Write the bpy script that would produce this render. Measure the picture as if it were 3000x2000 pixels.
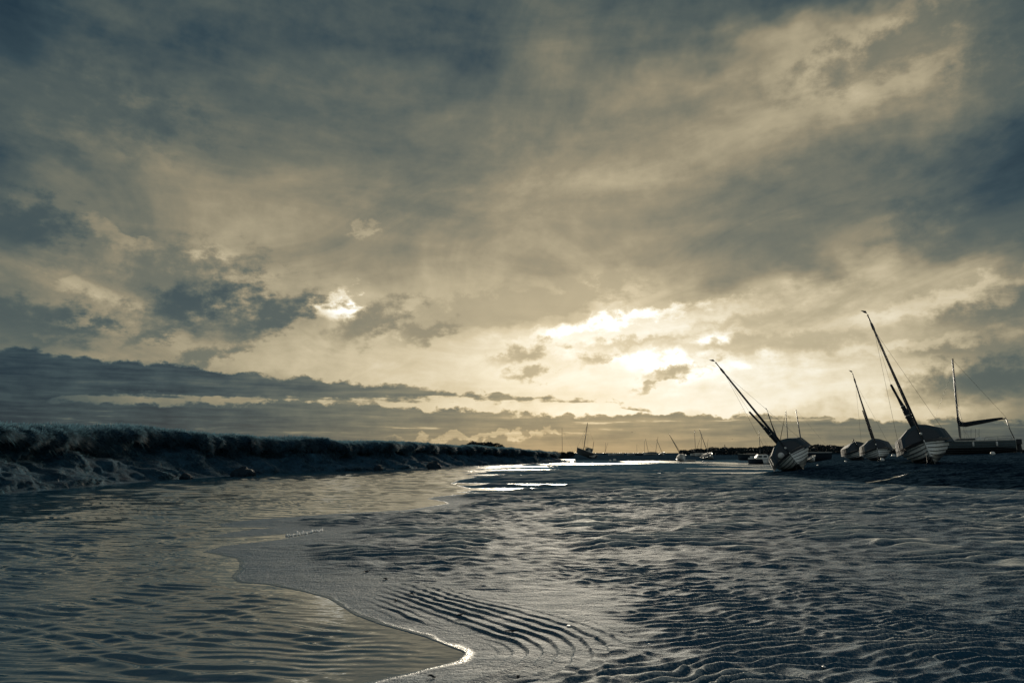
import bpy, bmesh, math, random
import numpy as np
from mathutils import Vector, Matrix

for _o in list(bpy.data.objects):
    bpy.data.objects.remove(_o, do_unlink=True)
SC = bpy.context.scene
COL = SC.collection

# ------------------------------------------------------------------ camera
CAM_H = 1.4                      # eye height above the low-tide water
F_PX = 2000.0                    # 24 mm lens on a 36 mm sensor, photo 3000 px wide
PITCH = math.atan(326.0 / F_PX)  # sea horizon sits 326 px below the picture centre
cam_data = bpy.data.cameras.new('camera')
cam_data.lens = 24.0
cam_data.sensor_width = 36.0
cam_data.clip_start = 0.05
cam_data.clip_end = 30000.0
cam = bpy.data.objects.new('camera', cam_data)
cam.location = (0.0, 0.0, CAM_H)
cam.rotation_euler = (math.pi / 2 + PITCH, 0.0, 0.0)
COL.objects.link(cam)
SC.camera = cam

def ray(px, py):
    """direction of a photo pixel (3000x2000) in the world"""
    u, v = (px - 1500.0) / F_PX, -(py - 1000.0) / F_PX
    c, s = math.cos(PITCH), math.sin(PITCH)
    return Vector((u, c - v * s, s + v * c))

def ground_at(px, py, z=0.0):
    d = ray(px, py)
    t = (z - CAM_H) / d.z
    return Vector((d.x * t, d.y * t, z))

def at_depth(px, py, depth):
    d = ray(px, py)
    t = depth / d.y
    return Vector((d.x * t, depth, CAM_H + d.z * t))

def azel(px, py):
    d = ray(px, py).normalized()
    return math.degrees(math.atan2(d.x, d.y)), math.degrees(math.asin(d.z))

# ------------------------------------------------------------------ view
SC.view_settings.view_transform = 'Standard'
SC.view_settings.look = 'None'
SC.view_settings.gamma = 1.0
SC.view_settings.exposure = 0.0
SC.view_settings.use_curve_mapping = False
SC.render.engine = 'CYCLES'
SC.cycles.max_bounces = 5
SC.cycles.sample_clamp_indirect = 4.0
SC.cycles.use_denoising = True

# ------------------------------------------------------------------ sun (veiled by cloud, low ahead)
SUN_AZ, SUN_EL = azel(1670, 880)
sun_data = bpy.data.lights.new('sun', 'SUN')
sun_data.energy = 3.8
sun_data.angle = math.radians(15.0)
sun_data.color = (1.0, 0.88, 0.69)
sun = bpy.data.objects.new('sun', sun_data)
_sd = Vector((math.sin(math.radians(SUN_AZ)) * math.cos(math.radians(SUN_EL)),
              math.cos(math.radians(SUN_AZ)) * math.cos(math.radians(SUN_EL)),
              math.sin(math.radians(SUN_EL))))
sun.rotation_euler = (-_sd).to_track_quat('-Z', 'Y').to_euler()
sun.location = (20, 60, 40)
COL.objects.link(sun)

# ------------------------------------------------------------------ node expression helper
def srgb(r, g, b):
    def f(c):
        c /= 255.0
        return c / 12.92 if c <= 0.04045 else ((c + 0.055) / 1.055) ** 2.4
    return (f(r), f(g), f(b))

class E:
    """float socket with arithmetic"""
    tree = None
    def __init__(self, s): self.s = s
    @staticmethod
    def m(op, *a, clamp=False):
        n = E.tree.nodes.new('ShaderNodeMath'); n.operation = op; n.use_clamp = clamp
        for i, v in enumerate(a):
            if isinstance(v, E): E.tree.links.new(v.s, n.inputs[i])
            else: n.inputs[i].default_value = float(v)
        return E(n.outputs[0])
    def __add__(self, o): return E.m('ADD', self, o)
    __radd__ = __add__
    def __sub__(self, o): return E.m('SUBTRACT', self, o)
    def __rsub__(self, o): return E.m('SUBTRACT', o, self)
    def __mul__(self, o): return E.m('MULTIPLY', self, o)
    __rmul__ = __mul__
    def __truediv__(self, o): return E.m('DIVIDE', self, o)
    def mad(self, a, b): return E.m('MULTIPLY_ADD', self, a, b)

def e_ss(x, a, b, hi=1.0):
    """smooth step from 0 at a to hi at b (a may be above b)"""
    n = E.tree.nodes.new('ShaderNodeMapRange'); n.interpolation_type = 'SMOOTHSTEP'
    E.tree.links.new(x.s, n.inputs[0])
    if a < b: lo, up, t0, t1 = a, b, 0.0, hi
    else: lo, up, t0, t1 = b, a, hi, 0.0
    n.inputs[1].default_value = lo; n.inputs[2].default_value = up
    n.inputs[3].default_value = t0; n.inputs[4].default_value = t1
    return E(n.outputs[0])

def e_mix(a, b, f):
    n = E.tree.nodes.new('ShaderNodeMix'); n.data_type = 'FLOAT'; n.clamp_factor = True
    for k, v in ((0, f), (2, a), (3, b)):
        if isinstance(v, E): E.tree.links.new(v.s, n.inputs[k])
        else: n.inputs[k].default_value = float(v)
    return E(n.outputs[0])

def e_ramp(f, pts, x0, x1, vmax=1.0, interp='LINEAR'):
    """1-D table over x0..x1 (f already scaled to 0..1)"""
    n = E.tree.nodes.new('ShaderNodeValToRGB'); cr = n.color_ramp; cr.interpolation = interp
    E.tree.links.new(f.s, n.inputs[0])
    while len(cr.elements) < len(pts): cr.elements.new(0.5)
    for i, (px, v) in enumerate(pts): cr.elements[i].position = min(1, max(0, (px - x0) / (x1 - x0)))
    for i, (px, v) in enumerate(pts): cr.elements[i].color = (v / vmax,) * 3 + (1,)
    return E(n.outputs[0])

def e_vec(x, y, z):
    n = E.tree.nodes.new('ShaderNodeCombineXYZ')
    for i, v in enumerate((x, y, z)):
        if isinstance(v, E): E.tree.links.new(v.s, n.inputs[i])
        else: n.inputs[i].default_value = float(v)
    return n.outputs[0]

def e_noise(vec, scale, detail=4.0, rough=0.5, lac=2.0, dist=0.0, dim='3D', out=0):
    n = E.tree.nodes.new('ShaderNodeTexNoise'); n.noise_dimensions = dim
    E.tree.links.new(vec, n.inputs['Vector'])
    n.inputs['Scale'].default_value = scale; n.inputs['Detail'].default_value = detail
    n.inputs['Roughness'].default_value = rough; n.inputs['Lacunarity'].default_value = lac
    n.inputs['Distortion'].default_value = dist
    return E(n.outputs[out])

# ------------------------------------------------------------------ world: layered evening cloud
world = bpy.data.worlds.new('World'); SC.world = world
world.use_nodes = True
WT = world.node_tree
WT.nodes.clear()
E.tree = WT
tc = WT.nodes.new('ShaderNodeTexCoord')
sep = WT.nodes.new('ShaderNodeSeparateXYZ'); WT.links.new(tc.outputs['Generated'], sep.inputs[0])
DX, DY, DZ = E(sep.outputs[0]), E(sep.outputs[1]), E(sep.outputs[2])
DEG = 180.0 / math.pi
AZ = E.m('ARCTAN2', DX, DY) * DEG
EL = E.m('ARCSINE', DZ) * DEG
# flat cloud deck seen in perspective
den = E.m('MAXIMUM', DZ, 0.0) + 0.10
PX, PY = DX / den, DY / den
_r = math.radians(-21)
deck = e_vec(PX.mad(math.cos(_r), PY * -math.sin(_r)), PX.mad(math.sin(_r) * .58, PY * (math.cos(_r) * .58)), 0.0)
angv = e_vec(AZ, EL, 0.0)
def scaled(v, s, off):
    n = WT.nodes.new('ShaderNodeVectorMath'); n.operation = 'MULTIPLY_ADD'
    WT.links.new(v, n.inputs[0]); n.inputs[1].default_value = s; n.inputs[2].default_value = off
    return n.outputs[0]

n_big = e_noise(deck, 0.8, 2, 0.5, dim='2D')
n_str = e_noise(deck, 1.7, 6, 0.56, dist=0.7, dim='2D')
n_w = e_noise(scaled(angv, (.11, .17, 0), (0, 0, 0)), 1.1, 4, 0.55, dim='2D')
n_w2 = e_noise(scaled(angv, (.11, .15, 0), (7, 3, 0)), 1.2, 4, 0.55, dim='2D')
n_e = e_noise(scaled(angv, (.10, .13, 0), (2, 5, 0)), 5.0, 5, 0.60, dim='2D')
n_e2 = e_noise(scaled(angv, (.09, .17, 0), (9, 1, 0)), 6.5, 5, 0.60, dim='2D')

A0, A1 = -46.0, 46.0
AZn = AZ.mad(1.0 / (A1 - A0), -A0 / (A1 - A0))
# broad luminance of the cloud deck: rows of elevation, columns of azimuth (values from the photograph)
def row(y, vals):
    return (azel(1500, y)[1], [(azel(x, y)[0], v) for x, v in vals])
ROWS = [
    row(1330, [(-300, .22), (200, .22), (800, .34), (1300, .62), (1600, .72), (1900, .74), (2300, .62), (2700, .45), (3000, .36), (3300, .32)]),
    row(1190, [(-300, .22), (0, .24), (400, .45), (900, .66), (1300, .78), (1700, .88), (2100, .91), (2500, .84), (2800, .68), (3000, .48), (3300, .32)]),
    row(1090, [(-300, .30), (0, .42), (300, .56), (700, .64), (1100, .72), (1500, .80), (1900, .90), (2200, .83), (2600, .76), (2800, .64), (3000, .50), (3300, .34)]),
    row(990, [(-300, .32), (0, .45), (300, .56), (700, .62), (1100, .70), (1500, .78), (1850, .84), (2200, .72), (2600, .68), (2850, .60), (3000, .54), (3300, .36)]),
    row(900, [(-300, .34), (0, .46), (300, .55), (700, .58), (950, .68), (1200, .65), (1600, .70), (1900, .72), (2300, .68), (2650, .66), (2900, .62), (3050, .5), (3300, .36)]),
    row(780, [(-300, .34), (0, .44), (350, .48), (700, .54), (1000, .58), (1400, .62), (1750, .60), (2050, .52), (2350, .45), (2600, .46), (2850, .44), (3300, .32)]),
    row(630, [(-300, .28), (0, .36), (250, .50), (600, .51), (1000, .53), (1500, .54), (1800, .50), (2100, .47), (2400, .42), (2700, .36), (2950, .27), (3300, .25)]),
    row(470, [(-300, .34), (0, .44), (300, .44), (700, .44), (1100, .45), (1500, .51), (1800, .56), (2100, .54), (2400, .50), (2700, .46), (3000, .40), (3300, .32)]),
    row(270, [(-300, 0.23), (0, 0.23), (300, 0.28), (600, 0.36), (850, 0.43), (1100, 0.38), (1400, 0.44), (1700, 0.50), (2000, 0.56), (2300, 0.62), (2550, 0.64), (2780, 0.56), (2960, 0.40), (3300, 0.28)]),
    row(90, [(-300, 0.25), (0, 0.28), (400, 0.30), (650, 0.38), (850, 0.37), (1050, 0.29), (1300, 0.33), (1600, 0.43), (1850, 0.38), (2100, 0.33), (2400, 0.33), (2700, 0.26), (3000, 0.23), (3300, 0.23)]),
    row(-180, [(-300, 0.25), (300, 0.29), (900, 0.31), (1500, 0.35), (2100, 0.35), (2600, 0.27), (3300, 0.25)]),
]
fz = n_e2.mad(.022, n_w.mad(0.15, AZn - .086))
ELw = n_e.mad(1.1, n_w2.mad(7.0, EL - 4.05))
T = None
els = [r[0] for r in ROWS]
for i, (e0, pts) in enumerate(ROWS):
    v = e_ramp(fz, pts, A0, A1, 1.0, 'B_SPLINE')
    T = v if T is None else e_mix(T, v, e_ss(ELw, els[i - 1], e0))
# overhead and behind the camera the grey deck goes on unseen, brightened for fill light
far_deck = n_big * 0.36 + 0.32
T = e_mix(T, far_deck, e_ss(EL, 44, 62))
T = e_mix(T, far_deck, e_ss(E.m('ABSOLUTE', AZ), 46, 75))

# streaks and wisps in the deck
amp = e_ss(EL, -2, 16, 0.31)
T = (n_str - 0.5).mad(amp, T)
lay = e_noise(scaled(angv, (.035, .16, 0), (4, 8, 0)), 2.0, 5, 0.55, dist=0.4, dim='2D')
T = lay.mad(0.15, T - 0.075)
T = n_e.mad(0.09, T - 0.045)
T = T * 1.13 - 0.062

# frayed coordinates for single clouds
fray = WT.nodes.new('ShaderNodeVectorMath'); fray.operation = 'ADD'
WT.links.new(angv, fray.inputs[0])
WT.links.new(e_vec(n_e2 * 5.0, n_e.mad(2.4, n_w2 * 1.0), 0.0), fray.inputs[1])
FR = fray.outputs[0]
ERO = n_e2.mad(1.0, n_e * 1.2) - 1.1
KPX = DEG / F_PX
def blob(px, py, a, b, rot):
    az0, el0 = azel(px, py)
    n = WT.nodes.new('ShaderNodeMapping'); n.vector_type = 'TEXTURE'
    n.inputs['Location'].default_value = (az0 + 2.5, el0 + 1.7, 0)
    n.inputs['Rotation'].default_value = (0, 0, math.radians(rot))
    n.inputs['Scale'].default_value = (a * KPX, b * KPX, 1)
    WT.links.new(FR, n.inputs[0])
    v = WT.nodes.new('ShaderNodeVectorMath'); v.operation = 'LENGTH'
    WT.links.new(n.outputs[0], v.inputs[0])
    return E(v.outputs['Value']) + ERO

def dark(T, px, py, a, b, rot, val, op=1.0, soft=1.15):
    return e_mix(T, val, e_ss(blob(px, py, a, b, rot), 1.35, 1.35 - soft, op * .92))

def light(T, px, py, a, b, rot, add, soft=1.25):
    return T + e_ss(blob(px, py, a, b, rot), 1.4, 1.4 - soft, add)

# thin bright breaks
T = light(T, 1900, 955, 560, 50, 7, .14, 1.4)
T = light(T, 1810, 940, 280, 20, 9, .22, 1.4)
T = light(T, 2090, 982, 95, 20, 5, .32)
T = light(T, 1930, 1050, 320, 30, -4, .12, 1.4)
T = light(T, 2000, 1085, 480, 60, 0, .10, 1.3)
T = light(T, 1010, 915, 90, 24, -4, .38)
T = light(T, 985, 872, 55, 26, 35, .24)
T = light(T, 1060, 665, 40, 15, 15, .10)
T = light(T, 620, 740, 65, 17, 10, .14)
T = light(T, 350, 690, 80, 26, -25, .12)
T = light(T, 300, 860, 150, 20, -8, .15)
T = light(T, 2480, 250, 280, 90, 14, .09)
T = light(T, 2800, 870, 260, 26, 12, .14)
T = light(T, 2650, 1010, 260, 18, 2, .10)
# upper cloud's lower edge above the main break
T = dark(T, 1500, 898, 380, 46, 9, .60, .7, .6)
T = dark(T, 2250, 940, 220, 34, 4, .64, .7)
T = dark(T, 2300, 1002, 260, 30, -2, .64, .7)
T = dark(T, 1880, 998, 220, 16, 4, .72, .8)
# scud
T = dark(T, 60, 650, 110, 65, 0, .26, .8)
T = dark(T, 520, 815, 220, 85, 8, .39, .8)
T = dark(T, 560, 895, 165, 62, 18, .25, .95)
T = dark(T, 775, 928, 165, 46, 22, .30, .95)
T = dark(T, 1085, 948, 130, 48, 28, .47, .9)
T = dark(T, 1245, 975, 95, 28, 20, .50, .85)
T = dark(T, 430, 985, 70, 22, 28, .36, .8)
T = dark(T, 215, 957, 95, 16, 0, .32, .85)
T = dark(T, 60, 930, 190, 44, -4, .30, .8)
T = dark(T, 130, 990, 90, 19, -10, .34, .8)
T = dark(T, 600, 1045, 140, 22, 20, .38, .8)
T = dark(T, 1530, 1040, 95, 28, 12, .56, .85)
T = dark(T, 1745, 1048, 56, 23, 10, .60, .8)
T = dark(T, 1545, 1100, 72, 18, 8, .56, .8)
T = dark(T, 1985, 1083, 100, 22, 12, .58, .9)
T = dark(T, 1905, 1128, 52, 14, 10, .60, .85)
T = dark(T, 2930, 1112, 220, 56, 4, .30, .9)
T = dark(T, 2960, 905, 160, 32, 8, .36, .7)
T = dark(T, 2880, 1018, 170, 15, 0, .46, .6)
T = dark(T, 2950, 640, 280, 90, 4, .25, .5)
T = dark(T, 2680, 110, 350, 70, 10, .28, .6)
T = dark(T, 2950, 200, 130, 90, 0, .30, .6)
T = dark(T, 120, 270, 350, 110, 0, .25, .5)

# low banks of cloud above the sea
strk = e_noise(scaled(angv, (.07, .9, 0), (2, 2, 0)), 2.2, 6, 0.60, dim='2D')
def edge(pts): return e_ramp(AZn, [(azel(x, y)[0], azel(x, y)[1]) for x, y in pts], A0, A1, 20.0)
bump = n_e2.mad(-1.1, n_e * -1.3) + 1.2
top1 = edge([(-500, 1010), (0, 1018), (150, 1030), (300, 1048), (500, 1068), (750, 1094), (1000, 1114), (1200, 1134), (1330, 1146), (1420, 1152), (1600, 1162), (1790, 1174), (2000, 1230), (3200, 1230)])
bot1 = edge([(-500, 1240), (0, 1225), (180, 1160), (420, 1158), (700, 1166), (900, 1168), (1150, 1172), (1400, 1170), (1790, 1176), (2000, 1240), (3200, 1240)])
m1 = e_ss(top1.mad(-20.0, EL) + bump, 0.12, -0.28) * e_ss(bot1.mad(-20.0, EL) + n_e2.mad(0.9, strk * 1.2) - 1.05, -0.12, 0.22)
top2 = edge([(-500, 1150), (0, 1160), (300, 1176), (700, 1174), (900, 1176), (1150, 1186), (1400, 1200), (1700, 1216), (2000, 1211), (2250, 1216), (2400, 1226), (2700, 1240), (3000, 1236), (3300, 1230)])
m2 = e_ss(top2.mad(-20.0, EL) + bump, 0.08, -0.25)
bval = e_ramp(AZn, [(azel(x, 1240)[0], v) for x, v in [(-500, .17), (0, .18), (500, .21), (900, .32), (1200, .41), (1600, .47), (2000, .50), (2400, .44), (2700, .37), (3000, .29), (3300, .27)]], A0, A1)
bval = strk.mad(0.36, n_e.mad(0.16, bval)) - 0.26
# light slits in the low bank and the clear strip over the sea
slit = e_ss(strk, 0.60, 0.72, .18) * e_ss(EL, 1.2, 1.9) * e_ss(EL, 3.2, 2.4)
T = e_mix(T, bval, m1)
T = e_mix(T, bval + slit, m2)
strip = e_ss(n_e2.mad(0.5, EL - 0.25), 0.95, 0.25) * e_ss(E.m('ABSOLUTE', AZ - 4.0), 26, 6, .55)
T = e_mix(T, 0.60, strip)
T = light(T, 1400, 1277, 230, 9, 1, .20, .8)
T = E.m('MAXIMUM', T, 0.06)

# split tone of the evening light: teal cloud shadow to cream glare
ramp = WT.nodes.new('ShaderNodeValToRGB'); cr = ramp.color_ramp; cr.interpolation = 'LINEAR'
tone = [(0.0, (8, 22, 32)), (0.14, (22, 44, 58)), (0.25, (52, 70, 77)), (0.36, (84, 94, 90)), (0.46, (113, 114, 100)),
        (0.56, (146, 137, 113)), (0.66, (178, 166, 136)), (0.76, (207, 193, 161)), (0.87, (234, 223, 196)), (1.0, (255, 251, 236))]
while len(cr.elements) < len(tone): cr.elements.new(0.5)
for i, (p, c) in enumerate(tone): cr.elements[i].position = p
for i, (p, c) in enumerate(tone): cr.elements[i].color = srgb(*c) + (1,)
WT.links.new(T.s, ramp.inputs[0])
gain = E.m('MAXIMUM', T - 0.98, 0.0).mad(40.0, 10.0)
vm = WT.nodes.new('ShaderNodeVectorMath'); vm.operation = 'SCALE'
WT.links.new(ramp.outputs[0], vm.inputs[0]); WT.links.new(gain.s, vm.inputs['Scale'])
sky = WT.nodes.new('ShaderNodeTexSky'); sky.sky_type = 'NISHITA'; sky.sun_disc = False
sky.sun_elevation = math.radians(SUN_EL); sky.sun_rotation = math.radians(SUN_AZ)
mixn = WT.nodes.new('ShaderNodeMix'); mixn.data_type = 'RGBA'
deckf = e_mix(0.97, 0.36, E.m('MAXIMUM', e_ss(E.m('ABSOLUTE', AZ), 46, 100), e_ss(EL, 40, 66)))    # deck thinned overhead and behind, out of view, added for blue fill light
WT.links.new(deckf.s, mixn.inputs[0])
WT.links.new(sky.outputs[0], mixn.inputs[6]); WT.links.new(vm.outputs[0], mixn.inputs[7])
bg = WT.nodes.new('ShaderNodeBackground'); bg.inputs[1].default_value = 0.1
WT.links.new(mixn.outputs[2], bg.inputs[0])
wo = WT.nodes.new('ShaderNodeOutputWorld'); WT.links.new(bg.outputs[0], wo.inputs[0])
world.cycles.sampling_method = 'MANUAL'
world.cycles.sample_map_resolution = 512

# ================================================================== noise and geometry helpers
_rng = np.random.RandomState(7)
_perm = _rng.permutation(512).astype(np.int32)
_perm = np.concatenate([_perm, _perm])
_gang = _rng.rand(512).astype(np.float32) * 2 * np.pi
_gx, _gy = np.cos(_gang), np.sin(_gang)

def perlin(x, y, seed=0):
    x = np.asarray(x, np.float32) + seed * 17.31
    y = np.asarray(y, np.float32) + seed * 9.73
    xi = np.floor(x); yi = np.floor(y)
    xf = x - xi; yf = y - yi
    xi = xi.astype(np.int32) & 511; yi = yi.astype(np.int32) & 511
    x1 = (xi + 1) & 511; y1 = (yi + 1) & 511
    u = xf * xf * xf * (xf * (xf * 6 - 15) + 10)
    v = yf * yf * yf * (yf * (yf * 6 - 15) + 10)
    def g(ix, iy, fx, fy):
        h = _perm[_perm[ix] + iy]
        return _gx[h] * fx + _gy[h] * fy
    a = g(xi, yi, xf, yf); b = g(x1, yi, xf - 1, yf)
    c = g(xi, y1, xf, yf - 1); d = g(x1, y1, xf - 1, yf - 1)
    return (a + u * (b - a)) * (1 - v) + (c + u * (d - c)) * v

def fbm(x, y, octv=4, seed=0, gain=0.5):
    s, a, f = 0.0, 1.0, 1.0
    for k in range(octv):
        s = s + a * perlin(x * f, y * f, seed + k)
        a *= gain; f *= 2.03
    return s

def sstep(a, b, x):
    t = np.clip((x - a) / (b - a), 0, 1)
    return t * t * (3 - 2 * t)

def mesh_from(name, verts, quads, mat, smooth=True, tris=None):
    """fast mesh from numpy arrays"""
    me = bpy.data.meshes.new(name)
    verts = np.ascontiguousarray(verts, np.float32)
    me.vertices.add(len(verts)); me.vertices.foreach_set('co', verts.ravel())
    nq = 0 if quads is None else len(quads)
    nt = 0 if tris is None else len(tris)
    parts, starts = [], []
    if nq: parts.append(np.asarray(quads, np.int32).ravel()); starts.append(np.arange(nq, dtype=np.int32) * 4)
    if nt: parts.append(np.asarray(tris, np.int32).ravel()); starts.append(np.arange(nt, dtype=np.int32) * 3 + nq * 4)
    loops = np.concatenate(parts)
    me.loops.add(len(loops)); me.loops.foreach_set('vertex_index', loops)
    me.polygons.add(nq + nt); me.polygons.foreach_set('loop_start', np.concatenate(starts))
    me.update(calc_edges=True)
    me.polygons.foreach_set('use_smooth', np.full(nq + nt, bool(smooth)))
    if mat: me.materials.append(mat)
    me.validate()
    return me

def grid_quads(nr, nc, wrap=False):
    i = np.arange(nr - 1)[:, None]; j = np.arange(nc if wrap else nc - 1)[None, :]
    j2 = (j + 1) % nc
    return np.stack([i * nc + j + 0 * i, i * nc + j2, (i + 1) * nc + j2, (i + 1) * nc + j + 0 * i], -1).reshape(-1, 4)

def link(name, me, parent=None, **props):
    o = bpy.data.objects.new(name, me); COL.objects.link(o)
    if parent: o.parent = parent
    for k, v in props.items(): o[k] = v
    return o

# ------------------------------------------------------------------ material helper
def material(name, color, rough=0.5, spec=0.5, metal=0.0, noise=None, bump=None, coords='Object', ior=None):
    """Principled with optional colour mottling noise=(scale, dark_factor, stretch) and bump=[(scale, distance, detail)]"""
    m = bpy.data.materials.new(name); m.use_nodes = True
    nt = m.node_tree; b = nt.nodes['Principled BSDF']
    b.inputs['Base Color'].default_value = tuple(color) + (1,)
    b.inputs['Roughness'].default_value = rough
    b.inputs['Specular IOR Level'].default_value = spec
    b.inputs['Metallic'].default_value = metal
    if ior: b.inputs['IOR'].default_value = ior
    t = nt.nodes.new('ShaderNodeTexCoord')
    if noise:
        sc, dk, st = noise
        mp = nt.nodes.new('ShaderNodeMapping'); mp.inputs['Scale'].default_value = st
        nt.links.new(t.outputs[coords], mp.inputs[0])
        n = nt.nodes.new('ShaderNodeTexNoise'); n.inputs['Scale'].default_value = sc; n.inputs['Detail'].default_value = 6
        n.inputs['Roughness'].default_value = 0.65
        nt.links.new(mp.outputs[0], n.inputs['Vector'])
        cr = nt.nodes.new('ShaderNodeValToRGB')
        cr.color_ramp.elements[0].position = 0.3; cr.color_ramp.elements[1].position = 0.7
        cr.color_ramp.elements[0].color = tuple(c * dk for c in color) + (1,)
        cr.color_ramp.elements[1].color = tuple(color) + (1,)
        nt.links.new(n.outputs[0], cr.inputs[0]); nt.links.new(cr.outputs[0], b.inputs['Base Color'])
    if bump:
        prev = None
        for sc, dist, det in bump:
            n = nt.nodes.new('ShaderNodeTexNoise'); n.inputs['Scale'].default_value = sc; n.inputs['Detail'].default_value = det
            nt.links.new(t.outputs[coords], n.inputs['Vector'])
            bp = nt.nodes.new('ShaderNodeBump'); bp.inputs['Distance'].default_value = dist; bp.inputs['Strength'].default_value = 1.0
            nt.links.new(n.outputs[0], bp.inputs['Height'])
            if prev: nt.links.new(prev.outputs[0], bp.inputs['Normal'])
            prev = bp
        nt.links.new(prev.outputs[0], b.inputs['Normal'])
    return m

# ================================================================== shape of the place (metres; x right, y ahead, z up, water at 0)
def gpts(pts, z=0.0): return np.array([ground_at(x, y, z)[:2] for x, y in pts], np.float64)

BANK_LINE = np.concatenate([np.array([[-21, -30.], [-19.5, -12.], [-18.6, 2.], [-18.0, 13.]]),
    gpts([(0, 1447), (190, 1431), (383, 1413), (574, 1399), (746, 1390), (850, 1385), (957, 1381), (1087, 1378), (1233, 1372), (1347, 1364), (1500, 1359), (1600, 1356), (1680, 1352)])])
SHORE = gpts([(1330, 1449), (1271, 1455), (1248, 1460), (1300, 1470), (1306, 1475), (1189, 1493), (959, 1506), (775, 1519), (680, 1528), (635, 1535), (653, 1543), (740, 1544), (800, 1546), (740, 1550), (679, 1558), (607, 1572),
    (680, 1574), (760, 1570), (860, 1562), (944, 1555), (875, 1570), (796, 1583), (714, 1591), (653, 1599), (594, 1616), (640, 1624), (689, 1634), (702, 1647), (696, 1669), (677, 1689), (694, 1704), (781, 1711), (883, 1731), (959, 1751),
    (1000, 1776), (1041, 1802), (1112, 1828), (1180, 1847), (1240, 1864), (1316, 1894), (1350, 1906), (1360, 1914), (1337, 1935), (1240, 1960), (1112, 1989), (1000, 2015), (850, 2060), (600, 2140), (200, 2260)])
# right edge of the open channel further out, near to far
EDGE_FAR = gpts([(1690, 1353), (1590, 1356), (1530, 1361), (1528, 1364), (1640, 1366), (1480, 1370), (1400, 1374), (1430, 1382), (1370, 1388), (1390, 1398), (1340, 1406), (1320, 1415), (1345, 1424), (1380, 1431), (1370, 1438), (1290, 1446)])
chan = np.concatenate([BANK_LINE, EDGE_FAR, SHORE, np.array([[-9., -8.], [-12., -30.]])])
chan = chan.copy()
def lens(pts): return gpts(pts)
POOLS = [
    [(1230, 1446), (1400, 1449), (1531, 1447), (1440, 1444), (1300, 1441)],
    [(1360, 1436), (1480, 1436), (1596, 1430), (1500, 1429), (1380, 1430)],
    [(1330, 1421), (1500, 1422), (1640, 1422), (1726, 1420), (1640, 1417.5), (1480, 1416), (1340, 1414)],
    [(1360, 1394), (1480, 1393), (1600, 1391.5), (1500, 1389.5), (1380, 1388)],
    [(1380, 1380), (1500, 1379), (1657, 1375), (1560, 1373.5), (1420, 1374)],
    [(1560, 1361), (1700, 1361.5), (1840, 1359.5), (1940, 1357), (1780, 1356), (1640, 1355.5)],
    [(1809, 1351.5), (1900, 1355), (2026, 1356.5), (2140, 1360), (2250, 1364), (2300, 1364), (2300, 1357), (2200, 1356), (2115, 1353), (2026, 1350), (1877, 1347.5)],
    [(2040, 1361), (2150, 1365.5), (2262, 1368.5), (2262, 1366.5), (2150, 1362)],
    [(1973, 1371.5), (2100, 1374.5), (2264, 1376), (2264, 1371.5), (2120, 1370.5)],
    [(1871, 1385), (2000, 1387.5), (2130, 1388.5), (2266, 1387), (2266, 1381.5), (2150, 1382.5), (2000, 1383.5)],
    [(2070, 1395), (2180, 1396), (2272, 1394.5), (2272, 1390.5), (2180, 1391.5)],
    [(1760, 1387.5), (1820, 1388.5), (1850, 1387), (1800, 1386)],
    [(1850, 1378.5), (1920, 1379.5), (1960, 1378), (1900, 1377)],
]
POOLS = [lens(p) for p in POOLS]

def poly_dist(px, py, poly, closed=True):
    """signed distance (positive inside) of points to a polygon"""
    d2 = np.full(px.shape, 1e12, np.float32); ins = np.zeros(px.shape, bool)
    n = len(poly)
    for i in range(n if closed else n - 1):
        ax, ay = poly[i]; bx, by = poly[(i + 1) % n]
        ex, ey = bx - ax, by - ay
        wx, wy = px - ax, py - ay
        t = np.clip((wx * ex + wy * ey) / max(ex * ex + ey * ey, 1e-9), 0, 1)
        d2 = np.minimum(d2, (wx - ex * t) ** 2 + (wy - ey * t) ** 2)
        if closed:
            c = (ay > py) != (by > py)
            if ey != 0: ins ^= c & (px < ax + ex * (py - ay) / ey)
    d = np.sqrt(d2)
    return np.where(ins, d, -d) if closed else d

MUD_EDGE = np.array([[40., 6.], [24., 13.], [15.6, 19.6], [14.3, 25.4], [13.4, 31.], [13.4, 36.], [16.5, 45.], [24., 60.], [31., 74.], [36., 92.], [36., 108.], [300., 170.], [900., 120.], [900., 6.]])
PINS = [  # photo pixel where a hull meets the mud, and how far out it lies
    (2340, 1379, 38.0), (2745, 1356, 32.5), (2572, 1350, 55.0), (2860, 1330, 62.0), (2250, 1356, 105.0), (2500, 1349, 66.0), (2350, 1357, 80.0)]

def water_dist(x, y):
    """positive inside water, negative on land (distance to the edge)"""
    w = poly_dist(x, y, chan)
    for p in POOLS:
        cx, cy = p.mean(0)
        rad = np.abs(p - p.mean(0)).max() + 12
        near = (np.abs(x - cx) < rad) & (np.abs(y - cy) < rad)
        if near.any():
            v = poly_dist(x[near], y[near], p)
            w[near] = np.maximum(w[near], v)
    return w

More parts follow.
